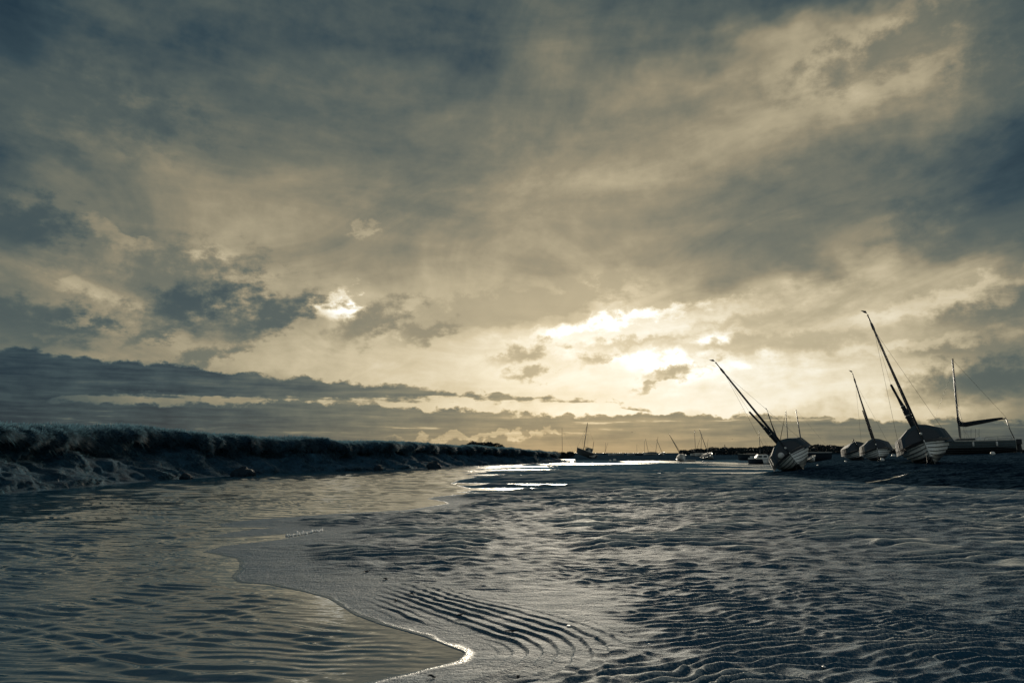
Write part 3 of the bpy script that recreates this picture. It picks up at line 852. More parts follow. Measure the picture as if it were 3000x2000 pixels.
def bm_slab(bm, poly, n, t):
    """flat polygon given thickness t along n"""
    n = Vector(n).normalized() * t
    a = [bm.verts.new(Vector(p)) for p in poly]; b = [bm.verts.new(Vector(p) + n) for p in poly]
    bm.faces.new(a[::-1]); bm.faces.new(b)
    for i in range(len(poly)):
        j = (i + 1) % len(poly); bm.faces.new((a[i], a[j], b[j], b[i]))

def bm_ball(bm, c, r, sz=1.0, u=10, v=7):
    c = Vector(c)
    bmesh.ops.create_uvsphere(bm, u_segments=u, v_segments=v, radius=r, matrix=Matrix.Translation(c) @ Matrix.Diagonal((1, 1, sz, 1)))

# ---- paints and cloth
def hull_paint(name, top, bottom, wl, stripe=None):
    """topsides over antifouling, the boundary at height wl above the keel; rain streaks and scum line"""
    m = bpy.data.materials.new(name); m.use_nodes = True
    nt = m.node_tree; E.tree = nt; b = nt.nodes['Principled BSDF']
    t = nt.nodes.new('ShaderNodeTexCoord')
    sp = nt.nodes.new('ShaderNodeSeparateXYZ'); nt.links.new(t.outputs['Object'], sp.inputs[0])
    mp = nt.nodes.new('ShaderNodeMapping'); mp.inputs['Scale'].default_value = (3.0, 3.0, 0.6); nt.links.new(t.outputs['Object'], mp.inputs[0])
    n = e_noise(mp.outputs[0], 2.5, 6, 0.7); n2 = e_noise(t.outputs['Object'], 9.0, 4, 0.6)
    z = E(sp.outputs[2]) + (n2 - 0.5) * 0.03
    f = e_ss(z, wl - 0.012, wl + 0.012)
    dirt = e_ss(n, 0.42, 0.75) * 0.45
    scum = e_ss(z, wl + 0.16, wl + 0.0) * 0.5
    def mixc(a, b_, fac):
        x = nt.nodes.new('ShaderNodeMix'); x.data_type = 'RGBA'
        for k, v in ((6, a), (7, b_)):
            if isinstance(v, tuple): x.inputs[k].default_value = v + (1,)
            else: nt.links.new(v, x.inputs[k])
        nt.links.new(fac.s, x.inputs[0]); return x.outputs[2]
    c = mixc(tuple(top), tuple(v * 0.45 for v in top), E.m('MINIMUM', dirt + scum, 0.85))
    c = mixc(tuple(bottom), c, f)
    nt.links.new(c, b.inputs['Base Color'])
    b.inputs['Roughness'].default_value = 0.36
    return m

M = {}
M['white_hull'] = hull_paint('white_hull_paint', (0.80, 0.79, 0.74), (0.010, 0.014, 0.020), 0.40)
M['white_hull_small'] = hull_paint('white_dinghy_paint', (0.76, 0.74, 0.68), (0.012, 0.018, 0.025), 0.12)
M['teal_hull'] = hull_paint('dark_teal_hull_paint', (0.105, 0.145, 0.160), (0.006, 0.009, 0.012), 0.50)
M['dark_hull'] = hull_paint('dark_blue_hull_paint', (0.022, 0.032, 0.044), (0.010, 0.012, 0.015), 0.15)
M['lap_shade'] = material('painted_lap_shade', (0.13, 0.14, 0.14), 0.7, 0.3, noise=(6.0, 0.4, (1, 1, 1)))  # shade under the plank laps, put into the colour
M['white'] = material('white_gelcoat', (0.72, 0.70, 0.64), 0.35, 0.5, noise=(5.0, 0.75, (1, 1, 1)))
M['cream'] = material('weathered_cream_paint', (0.55, 0.52, 0.44), 0.5, 0.4, noise=(6.0, 0.6, (1, 1, 1)))
M['black'] = material('black_rubbing_strake', (0.010, 0.013, 0.017), 0.55, 0.4)
M['wood'] = material('varnished_spar', (0.040, 0.048, 0.056), 0.35, 0.5, noise=(6.0, 0.6, (1, 1, .1)))
M['alloy'] = material('grey_alloy_mast', (0.09, 0.11, 0.13), 0.4, 0.5, metal=0.4)
M['cover'] = material('navy_canvas_cover', (0.050, 0.080, 0.100), 0.75, 0.25, noise=(3.0, 0.55, (1, 1, 1)), bump=[(5.0, 0.03, 3)])
M['grey_cover'] = material('grey_canvas_cover', (0.10, 0.125, 0.14), 0.75, 0.25, noise=(3.0, 0.6, (1, 1, 1)), bump=[(5.0, 0.03, 3)])
M['pale_cover'] = material('pale_canvas_cover', (0.42, 0.42, 0.38), 0.75, 0.25, noise=(3.0, 0.6, (1, 1, 1)), bump=[(5.0, 0.03, 3)])
M['sailcloth'] = material('furled_sail_cover', (0.018, 0.026, 0.034), 0.8, 0.2, noise=(4.0, 0.5, (1, 1, 1)), bump=[(9.0, 0.05, 3)])
M['pane'] = material('plastic_window_pane', (0.010, 0.018, 0.026), 0.34, 0.4)
M['trim'] = material('teak_grab_rail', (0.34, 0.31, 0.25), 0.5, 0.4, noise=(8.0, 0.6, (1, 1, 1)))
M['wire'] = material('stainless_rigging_wire', (0.05, 0.06, 0.068), 0.4, 0.5, metal=0.5)
M['deck'] = material('grey_deck_paint', (0.14, 0.16, 0.17), 0.6, 0.3, noise=(5.0, 0.6, (1, 1, 1)))
M['fender'] = material('white_fender_vinyl', (0.70, 0.69, 0.64), 0.4, 0.5, noise=(9.0, 0.7, (1, 1, 1)))
M['lettering'] = material('dark_lettering_paint', (0.020, 0.030, 0.040), 0.5, 0.4)
M['hull_in'] = material('dark_boat_inside', (0.05, 0.06, 0.07), 0.7, 0.2)
M['flag'] = material('dark_burgee_cloth', (0.02, 0.025, 0.03), 0.8, 0.2)
M['rust'] = material('weathered_hull_timber', (0.085, 0.095, 0.10), 0.8, 0.2, noise=(4.0, 0.4, (.4, 1, 2)), bump=[(8.0, 0.05, 4)])

class Hull:
    """lines of a small round-bilged boat; x forward, z up from the keel"""
    def __init__(s, L, B, D, full=0.55, tr=0.72, sheer=0.24, vee=1.12, bilge=0.56, rake=0.10):
        s.L, s.B, s.D, s.full, s.tr, s.sh, s.vee, s.bil, s.rake = L, B, D, full, tr, sheer, vee, bilge, rake
    def w(s, q):
        m = s.full
        if q < m: return s.B / 2 * (1 - (1 - q / m) ** 2.1) ** 0.85
        return s.B / 2 * (1 - (1 - s.tr) * ((q - m) / (1 - m)) ** 2)
    def zs(s, q): return s.D * (1 + s.sh * max(0, 1 - q / 0.62) ** 2 + 0.06 * max(0, (q - 0.6) / 0.4) ** 2)
    def zk(s, q): return s.D * (0.16 * max(0, (0.10 - q) / 0.10) ** 1.6 + 0.20 * max(0, (q - 0.55) / 0.45) ** 2)
    def pt(s, q, t, side=1, off=0.0):
        k = min(1.0, (q / 0.5)) ** 0.8
        p = s.vee * (1 - k) + s.bil * k
        y = s.w(q) * t ** p
        z = s.zk(q) + (s.zs(q) - s.zk(q)) * t
        x = s.L * (0.5 - q) + s.rake * (t - 0.5) * (1 - q) ** 5
        return Vector((x, side * (y + off * (0.35 + 0.65 * min(1, q * 5))), z - off * 0.25))

def stations(n): return [(i / n) ** 1.35 for i in range(n + 1)]

def boat_shell(h, root, paint, planks=7, inner='hull_in', nst=12):
    bm = new_bm()
    qs = stations(nst); ts = [0.0, .04, .12, .25, .4, .6, .8, 1.0]
    for sd in (1, -1):
        bm_grid(bm, [[h.pt(q, t, sd, -0.012) for t in (ts if sd > 0 else ts)] for q in qs])
    # transom
    a = [h.pt(1, t, 1, -0.012) for t in ts]; b = [h.pt(1, t, -1, -0.012) for t in ts]
    bm.faces.new([bm.verts.new(p) for p in a + b[::-1][:-1]])
    bmesh.ops.remove_doubles(bm, verts=bm.verts, dist=0.004)
    bmesh.ops.recalc_face_normals(bm, faces=bm.faces)
    hull = bm_obj('hull', bm, paint if not planks else M[inner] if isinstance(inner, str) else inner, root, True)
    if planks:
        hull.data.materials[0] = paint
        edges = [0.02 + 0.98 * (i / planks) ** 1.15 for i in range(planks + 1)]
        for sd in (1, -1):
            for i in range(planks):
                t0, t1 = max(0.0, edges[i] - 0.012), edges[i + 1]
                bm = new_bm()
                rows = []
                for q in stations(9):
                    te = t0 + 0.20 * (t1 - t0)
                    rows.append([h.pt(q, t1, sd, 0.004), h.pt(q, (t0 + t1) / 2, sd, 0.030), h.pt(q, te, sd, 0.052), h.pt(q, t0, sd, 0.060), h.pt(q, t0, sd, -0.008)])
                bm_grid(bm, rows)
                bm.faces.ensure_lookup_table()
                for k_, f_ in enumerate(bm.faces): f_.material_index = 1 if k_ % 4 >= 2 else 0  # lower edge strip carries the painted lap shadow
                bmesh.ops.recalc_face_normals(bm, faces=bm.faces)
                o_ = bm_obj('plank', bm, paint, root); o_.data.materials.append(M['lap_shade'])
    # stem and keel
    bm = new_bm()
    prof = [h.pt(0, t) for t in (1.02, .8, .6, .4, .2, .05)] + [h.pt(q, 0) for q in (.03, .08, .2, .4, .7, 1.0)]
    rows = []
    for i, p in enumerate(prof):
        d = (prof[min(i + 1, len(prof) - 1)] - prof[max(i - 1, 0)]).normalized()
        n = Vector((-d.z, 0, d.x)); n = n if (n.x > 0 if i < 6 else n.z < 0) else -n
        o = p + n * 0.05
        rows.append([p + Vector((0, .028, 0)) - n * .03, o + Vector((0, .018, 0)), o - Vector((0, .018, 0)), p - Vector((0, .028, 0)) - n * .03])
    bm_grid(bm, rows, close=True)
    bmesh.ops.recalc_face_normals(bm, faces=bm.faces)
    bm_obj('stem', bm, paint, root)
    return hull

def gunwale(h, root, mat, r=0.035, up=0.0, q0=0.0, q1=1.0, name='gunwale'):
    for sd in (1, -1):
        bm = new_bm(); rows = []
        for i in range(13):
            q = q0 + (q1 - q0) * (i / 12) ** 1.2
            p = h.pt(q, 1.0, sd, 0.012) + Vector((0, 0, up)); o = Vector((0, sd, 0))
            rows.append([p + o * r - Vector((0, 0, r)), p + o * r + Vector((0, 0, r * .9)), p - o * r * .8 + Vector((0, 0, r * .9)), p - o * r * .8 - Vector((0, 0, r))])
        V = bm_grid(bm, rows, close=True); bm.faces.new(V[0]); bm.faces.new(V[-1])
        bmesh.ops.recalc_face_normals(bm, faces=bm.faces)
        bm_obj(name, bm, mat, root)

def deck(h, root, mat, q0, q1, drop=0.05, camber=0.05, name='foredeck'):
    bm = new_bm(); rows = []
    for i in range(9):
        q = q0 + (q1 - q0) * i / 8
        a = h.pt(q, 1.0, 1, -0.02); y = max(a.y, 0.0)
        rows.append([Vector((a.x, y * k, a.z - drop + camber * (1 - k * k))) for k in (-1, -.6, -.2, .2, .6, 1)])
    bm_grid(bm, rows); bmesh.ops.recalc_face_normals(bm, faces=bm.faces)
    return bm_obj(name, bm, mat, root, True)

def canopy(h, root, cover, pane, q0=0.23, q1=1.0, ht=1.0, wide=1.03, rake=0.16, seam=None):
    """spray hood and cockpit tent: sloping front with two clear panes, sides down to the gunwale"""
    n = 10; rows = []
    def sec(q, k, hh):
        a = h.pt(q, 1.0, 1, 0.03); y = a.y * wide; z = a.z
        x = a.x - rake * 0
        return [Vector((x, s * f * y, z - 0.10 + 0.02 + g * hh)) for s, f, g in ((-1, 1.04, -.10), (-1, 1.0, .10), (-1, .90, .60), (-1, .46, .88), (-1, .08, 1.0), (1, .08, 1.0), (1, .46, .88), (1, .90, .60), (1, 1.0, .10), (1, 1.04, -.10))]
    for i in range(n + 1):
        u = i / n; q = q0 + (q1 - q0) * u
        hh = ht * (1.0 - 0.22 * u ** 2) * (1 + .015 * math.sin(u * 19))
        rows.append(sec(q, u, hh))
    # the front leans back: shift the upper points of the first rows aft
    for i, r in enumerate(rows):
        for p in r:
            z0 = h.zs(q0) - 0.08; g = max(0, (p.z - z0) / ht)
            p.x -= rake * g * max(0, 1 - i / 4)
    bm = new_bm(); V = bm_grid(bm, rows)
    bm.faces.new(V[0][::-1]); bm.faces.new(V[-1])
    bmesh.ops.recalc_face_normals(bm, faces=bm.faces)
    c = bm_obj('canopy', bm, cover, root)
    f = rows[0]
    def fpt(a, b):      # a across -1..1, b up 0..1 on the front face
        zb = f[1].z; zt = f[4].z
        z = zb + (zt - zb) * b
        wdt = np.interp(b, [0, .45, .85, 1.0], [f[8].y, f[7].y * .98, f[6].y, f[5].y * 1.6])
        g = (z - (h.zs(q0) - 0.08)) / ht
        return Vector((h.pt(q0, 1.0, 1, .03).x - rake * g, a * wdt, z))
    for sd in (1, -1):
        bm = new_bm()
        poly = [fpt(sd * .09, .12), fpt(sd * .86, .12), fpt(sd * .84, .46), fpt(sd * .70, .70), fpt(sd * .12, .84)]
        if sd < 0: poly = poly[::-1]
        bm_slab(bm, [p + Vector((.004, 0, 0)) for p in poly], (1, 0, 0), 0.012)
        bmesh.ops.recalc_face_normals(bm, faces=bm.faces)
        bm_obj('window', bm, pane, c)
        for qa, qb in ((.14, .42), (.50, .80)):
            bm = new_bm(); r1, r2 = rows[int(round(qa * n))], rows[int(round(qb * n))]
            ia, ib = (8, 7) if sd > 0 else (1, 2)
            A, B, C_, D_ = r1[ia].lerp(r1[ib], .15), r2[ia].lerp(r2[ib], .15), r2[ia].lerp(r2[ib], .85), r1[ia].lerp(r1[ib], .85)
            nn = (B - A).cross(D_ - A).normalized(); nn = nn if nn.y * sd > 0 else -nn
            bm_slab(bm, [p + nn * .004 for p in (A, B, C_, D_)], nn, .01)
            bmesh.ops.recalc_face_normals(bm, faces=bm.faces)
            bm_obj('window', bm, pane, c)
    return c, fpt

def tube_part(name, pts, r, mat, root, seg=8, flat=1.0):
    bm = new_bm(); bm_tube(bm, pts, r, seg, True, flat); bmesh.ops.recalc_face_normals(bm, faces=bm.faces)
    return bm_obj(name, bm, mat, root, True)

def wire(name, a, b, root, r=0.0055):
    return tube_part(name, [a, b], r, M['wire'], root, 4)

def burgee(root, top, d=(0, 1, 0), size=0.22):
    tube_part('flag_staff', [top, Vector(top) + Vector((0, 0, .22))], .008, M['wire'], root, 5)
    t = Vector(top) + Vector((0, 0, .20)); d = Vector(d).normalized()
    bm = new_bm()
    bm_slab(bm, [t + Vector((0, 0, .02)), t + d * size * .55 + Vector((0, 0, .05)), t + d * size + Vector((0, 0, .07)), t + d * size * .5 - Vector((0, 0, .07)), t - Vector((0, 0, .13))], (1, 0, 0), .012)
    bmesh.ops.recalc_face_normals(bm, faces=bm.faces)
    bm_obj('burgee', bm, M['flag'], root)

def settle(root, x, y, fwd, heel, trim=0.0, sink=0.05, z=None):
    """put a hull on the mud: fwd = heading of the bow in degrees from +x, heel in degrees (positive drops the left side seen bow-on)"""
    R = Matrix.Rotation(math.radians(fwd), 4, 'Z') @ Matrix.Rotation(math.radians(trim), 4, 'Y') @ Matrix.Rotation(math.radians(heel), 4, 'X')
    low = 1e9
    for ch in root.children:
        if ch.name.split('.')[0] in ('hull', 'stem', 'plank', 'keel'):
            for v in ch.data.vertices: low = min(low, (R @ v.co).z)
    if z is None: z = float(height(np.array([x, x]), np.array([y, y]), detail=False)[0])
    root.matrix_world = Matrix.Translation((x, y, z - low - sink)) @ R
    return z

def thing(name, label, cat, group=None):
    o = bpy.data.objects.new(name, None); COL.objects.link(o)
    o.empty_display_size = 0.3
    o['label'] = label; o['category'] = cat
    if group: o['group'] = group
    return o

def lettering(text, root, pos, ax, up, size):
    """thin raised letters; pos = left end of the baseline, ax = reading direction, up = letter height direction"""
    cu = bpy.data.curves.new('boat_name', 'FONT'); cu.body = text; cu.size = size; cu.extrude = 0.002; cu.resolution_u = 2
    ob = bpy.data.objects.new('tmp_text', cu); COL.objects.link(ob)
    dg = bpy.context.evaluated_depsgraph_get(); me = bpy.data.meshes.new_from_object(ob.evaluated_get(dg))
    bpy.data.objects.remove(ob, do_unlink=True)
    ax = Vector(ax).normalized(); up = Vector(up); up = (up - ax * up.dot(ax)).normalized(); n = ax.cross(up)
    me.transform(Matrix(((ax.x, up.x, n.x, pos[0]), (ax.y, up.y, n.y, pos[1]), (ax.z, up.z, n.z, pos[2]), (0, 0, 0, 1))))
    me.materials.clear(); me.materials.append(M['lettering'])
    link('boat_name', me, root)

def dayboat(name, label, L=5.6, B=2.25, D=0.86, mast=5.6, cover='navy', boom_end=None, boom_r=(0.11, 0.15, 0.06), text=None, group=None, flag=True, planks=7, fender=False, furl=0.80, mast_q=0.30):
    """clinker day boat with canvas tent, stepped mast, topped-up boom with its sail, furled jib"""
    t = thing(name, label, 'boat', group)
    h = Hull(L, B, D)
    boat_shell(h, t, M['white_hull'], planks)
    gunwale(h, t, M['black'], .065, -0.03)
    deck(h, t, M['deck'], 0.0, 0.34, .03, .05)
    cm = {'navy': M['cover'], 'grey': M['grey_cover'], 'pale': M['pale_cover']}[cover]
    can, fpt = canopy(h, t, cm, M['pane'])
    # grab rails along the foot of the hood
    for sd in (1, -1):
        tube_part('grab_rail', [fpt(sd * .06, .10) + Vector((.06, 0, .02)), fpt(sd * .86, .02) + Vector((.05, 0, .03))], .022, M['trim'], t, 6)
    # tabernacle post and hood centre seam
    bm = new_bm(); bm_slab(bm, [fpt(-.05, .02) + Vector((.02, 0, 0)), fpt(.05, .02) + Vector((.02, 0, 0)), fpt(.04, .95) + Vector((.02, 0, 0)), fpt(-.04, .95) + Vector((.02, 0, 0))], (1, 0, 0), .03)
    bm_obj('tabernacle', bm, M['black'], t)
    mb = h.pt(mast_q, 1.0); mx = mb.x - .12; zt = mb.z + .30; top = zt + mast
    k = lambda f: zt + mast * f
    tube_part('mast', [(mx, 0, zt), (mx, 0, k(.3)), (mx, 0, k(.70)), (mx, 0, k(.875)), (mx, 0, k(.885)), (mx, 0, k(.925)), (mx, 0, k(.94)), (mx, 0, k(1))], [.062, .062, .054, .046, .066, .062, .036, .028], M['wood'], t, 10)
    tube_part('mast_cap', [(mx, 0, top), (mx, 0, top + .04)], [.045, .04], M['black'], t, 8)
    be = Vector(boom_end) if boom_end else Vector((mx - 1.5, -.25, zt + 2.9))
    bs = Vector((mx - .10, -.02, zt - .05)); pts, rr = [], []
    for i in range(13):
        u = i / 12
        p = bs.lerp(be, u) + Vector((-.10, 0, -.05)) * math.sin(u * math.pi)
        pts.append(p); rr.append(np.interp(u, [0, .12, .45, .62, .75, 1], [boom_r[0], boom_r[1], boom_r[1] * .95, boom_r[1] * .6, boom_r[2], boom_r[2]]) * (1 + .06 * math.sin(i * 2.4)))
    b = tube_part('boom', pts, rr, M['sailcloth'], t, 10)
    for u in (.2, .42, .60):
        p = bs.lerp(be, u) + Vector((-.10, 0, -.05)) * math.sin(u * math.pi); d = (be - bs).normalized() * .03
        tube_part('sail_tie', [p - d, p + d], boom_r[1] * 1.06 * (1 if u < .5 else .72), M['trim'], b, 10)
    st = h.pt(0, 1.0) + Vector((-.06, 0, .05)); hd = Vector((mx + .03, 0, k(furl)))
    tube_part('furled_jib', [st, st.lerp(hd, .08), st.lerp(hd, .14), st.lerp(hd, .5), st.lerp(hd, .9), hd], [.012, .02, .050, .048, .026, .012], M['sailcloth'], t, 8)
    bm = new_bm(); bm_ball(bm, st.lerp(hd, .05), .055, 1.2); bm_obj('furling_drum', bm, M['fender'], t, True)
    for sd in (1, -1):
        g = h.pt(mast_q + .06, 1.0, sd)
        wire('shroud', (mx, sd * .02, k(.86)), g, t)
        g2 = h.pt(.12, 1.0, sd)
    wire('forestay', (mx, 0, k(.93)), st + Vector((.02, 0, 0)), t, .004)
    wire('topping_lift', (mx, 0, k(.86)), be, t, .004)
    rp = h.pt(0, .93) + Vector((.05, 0, 0)); tube_part('mooring_rope', [rp, rp + Vector((.25, -.10, -.38)), rp + Vector((.8, -.25, -.85)), rp + Vector((1.5, -.4, -.98))], .008, M['black'], t, 5)
    if flag: burgee(t, Vector((mx, 0, top + .04)), (0, -1, .3))
    bm = new_bm()
    bm_slab(bm, [h.pt(1, t_, 1, -.02) + Vector((-.02, 0, 0)) for t_ in (1, .7, .3, .05)] + [h.pt(1, t_, -1, -.02) + Vector((-.02, 0, 0)) for t_ in (.05, .3, .7, 1)], (-1, 0, 0), .03)
    bm_obj('transom', bm, M['white_hull'], t)
    bm = new_bm(); bm_slab(bm, [(-L / 2 - .06, 0, D * .25), (-L / 2 - .34, 0, D * .20), (-L / 2 - .28, 0, D * 1.2), (-L / 2 - .06, 0, D * 1.2)], (0, 1, 0), .04)
    bmesh.ops.recalc_face_normals(bm, faces=bm.faces); bm_obj('rudder', bm, M['cream'], t)
    if fender:
        f = h.pt(.20, 1.0, -1, .0) + Vector((.25, .35, .22)); bm = new_bm(); bm_ball(bm, f, .17, 1.0, 12, 8); bm_obj('buoy', bm, M['fender'], t, True)
    if text:
        for sd in (1, -1):
            a = h.pt(.16 if sd < 0 else .075, .90, sd, .032); b2 = h.pt(.075 if sd < 0 else .16, .90, sd, .032)
            up = h.pt(.1, .98, sd, .03) - h.pt(.1, .90, sd, .03)
            lettering(text, t, a, b2 - a, up, .11)
    return t, h

def facing_camera(x, y, yaw=0): return math.degrees(math.atan2(-y, -x)) + yaw

def place(px, py, depth):
    p = at_depth(px, py, depth); return p.x, p.y

def small_boat(name, label, px, py, depth, head, heel, L, B, D, paint, trim=0.0, cover=None, cabin=False, masts=(), group=None, planks=0, z=None, open_in=True, sink=.06, cover_h=.32):
    """open boat, dinghy or little sailing boat further out. masts: (q, height, radius, jib, lean_x, lean_y)"""
    t = thing(name, label, 'boat', group)
    h = Hull(L, B, D, full=0.5, tr=0.8, sheer=0.16)
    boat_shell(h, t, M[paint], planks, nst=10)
    gunwale(h, t, M['white' if paint.startswith('white') else 'cream'] if paint != 'dark_hull' else M['cream'], .03)
    deck(h, t, M['hull_in'] if not cabin else M['white'], 0.0, 1.0, .10 if open_in else .02, .02, 'floor' if open_in else 'deck')
    for q in (.38, .68):
        if open_in and not cover and not cabin:
            a, b = h.pt(q, .86, 1, -.03), h.pt(q, .86, -1, -.03)
            bm = new_bm(); bm_box(bm, (a + b) / 2, (.22, abs(a.y - b.y), .03)); bm_obj('thwart', bm, M['trim'], t)
    if cover:
        bm = new_bm(); rows = []
        for i in range(9):
            u = i / 8; q = .10 + .88 * u; a = h.pt(q, 1.0, 1, .04)
            hh = cover_h * (math.sin(min(1, u * 1.6) * math.pi / 2)) * (1 - .35 * u * u)
            rows.append([Vector((a.x, a.y * f, a.z - .06 + g * hh)) for f, g in ((-1.03, -.3), (-1, .08), (-.6, .72), (-.1, 1), (.1, 1), (.6, .72), (1, .08), (1.03, -.3))])
        V = bm_grid(bm, rows); bm.faces.new(V[0]); bm.faces.new(V[-1]); bmesh.ops.recalc_face_normals(bm, faces=bm.faces)
        bm_obj('cover', bm, M[cover], t)
    if cabin:
        bm = new_bm(); q0, q1 = .22, .60; z0 = h.zs(.4) - .05; rows = []
        for q, f, g in ((q0, .70, 0), (q0 + .05, .66, .85), (q0 + .09, .62, 1.0), (q1 - .03, .68, 1.05), (q1, .74, .95), (q1 + .005, .76, 0)):
            a = h.pt(q, 1.0); zz = z0 + g * .62
            rows.append([Vector((a.x, a.y * f * k, zz + (.05 if abs(k) < .6 and g > .5 else 0))) for k in (-1, -.5, .5, 1)])
        top = bm_grid(bm, rows)
        for sgn in (0, -1):
            bm.faces.new([r[sgn] for r in top])
        bmesh.ops.recalc_face_normals(bm, faces=bm.faces)
        c = bm_obj('cabin', bm, M['white'], t)
        for sd in (1, -1):
            for qa, qb in ((.29, .40), (.45, .56)):
                A, B_ = h.pt(qa, 1.0), h.pt(qb, 1.0); fa = .665
                poly = [Vector((A.x, sd * (A.y * fa + .012), z0 + .22)), Vector((B_.x, sd * (B_.y * .70 + .012), z0 + .22)), Vector((B_.x, sd * (B_.y * .69 + .012), z0 + .50)), Vector((A.x - .04, sd * (A.y * .655 + .012), z0 + .50))]
                bm = new_bm(); bm_slab(bm, poly, (0, sd, 0), .012); bmesh.ops.recalc_face_normals(bm, faces=bm.faces); bm_obj('window', bm, M['pane'], c)
        bm = new_bm(); a = h.pt(q0 + .02, 1.0)
        bm_slab(bm, [Vector((h.pt(q0, 1).x + .02, k * a.y * .5, z0 + .25)) for k in (-1, 1)] + [Vector((h.pt(q0 + .04, 1).x + .03, k * a.y * .48, z0 + .48)) for k in (1, -1)], (1, 0, .2), .012)
        bmesh.ops.recalc_face_normals(bm, faces=bm.faces); bm_obj('window', bm, M['pane'], c)
    for q, hgt, r, jib, lx, ly in masts:
        a = h.pt(q, 1.0); b0 = Vector((a.x, 0, a.z - .1)); tp = b0 + Vector((lx, ly, hgt))
        tube_part('mast', [b0, b0.lerp(tp, .5), tp], [r, r, r * .7], M['alloy'], t, 7)
        if jib:
            stp = h.pt(0.01, 1.0)
            tube_part('furled_jib', [stp, stp.lerp(tp, .1), stp.lerp(tp, .5), b0.lerp(tp, .97)], [.01, r * .8, r * .7, .01], M['sailcloth'], t, 6)
        wire('backstay', tp, h.pt(1, 1.0, 1), t, .006)
    x, y = place(px, py, depth)
    settle(t, x, y, facing_camera(x, y, head), heel, trim, sink, z)
    return t, h

# ---- the three white clinker day boats aground on the right
x, y = place(2348, 1379, 38.6)
t, _h = dayboat('sailing_boat', 'white clinker boat heeled hard over beside the pools, navy tent and leaning mast', 5.6, 2.3, .88, 6.1, 'navy', boom_end=None, text=None, fender=True)
settle(t, x, y, facing_camera(x, y, 2), 35.0, 0, .10)

x, y = place(2730, 1356, 33.4)
t, _h = dayboat('sailing_boat', 'tallest white clinker boat, nearest on the mud, with navy tent and lettered bow', 5.8, 2.36, .92, 6.35, 'navy', text='FREE WIND', boom_end=None)
settle(t, x, y, facing_camera(x, y, 2), 16.5, 0, .12)

x, y = place(2576, 1350, 56.0)
t, _h = dayboat('sailing_boat', 'white clinker boat with a pale grey tent lying between the two larger white boats', 5.4, 2.3, .86, 6.0, 'grey', boom_end=(0.75, -.1, 4.2), boom_r=(.06, .07, .04))
settle(t, x, y, facing_camera(x, y, 3), 11.5, 0, .10)

x, y = place(2516, 1347, 68.0)
t, _h = dayboat('sailing_boat', 'white clinker boat with a near-black tent half hidden behind the grey-tented boat', 5.4, 2.3, .86, 0.9, 'navy', boom_end=(0.2, 0, 1.9), boom_r=(.05, .06, .04), flag=False)
settle(t, x, y, facing_camera(x, y, 10), 14, 0, .10)

x, y = place(2296, 1362, 82.0)
t, _h = dayboat('sailing_boat', 'day boat behind the heeled navy-tented boat, thin mast leaning left of its tent', 5.4, 2.2, .86, 5.4, 'navy', boom_end=(0.4, .3, 2.6), boom_r=(.06, .08, .05))
settle(t, x, y, facing_camera(x, y, 8), 14, 0, .10)

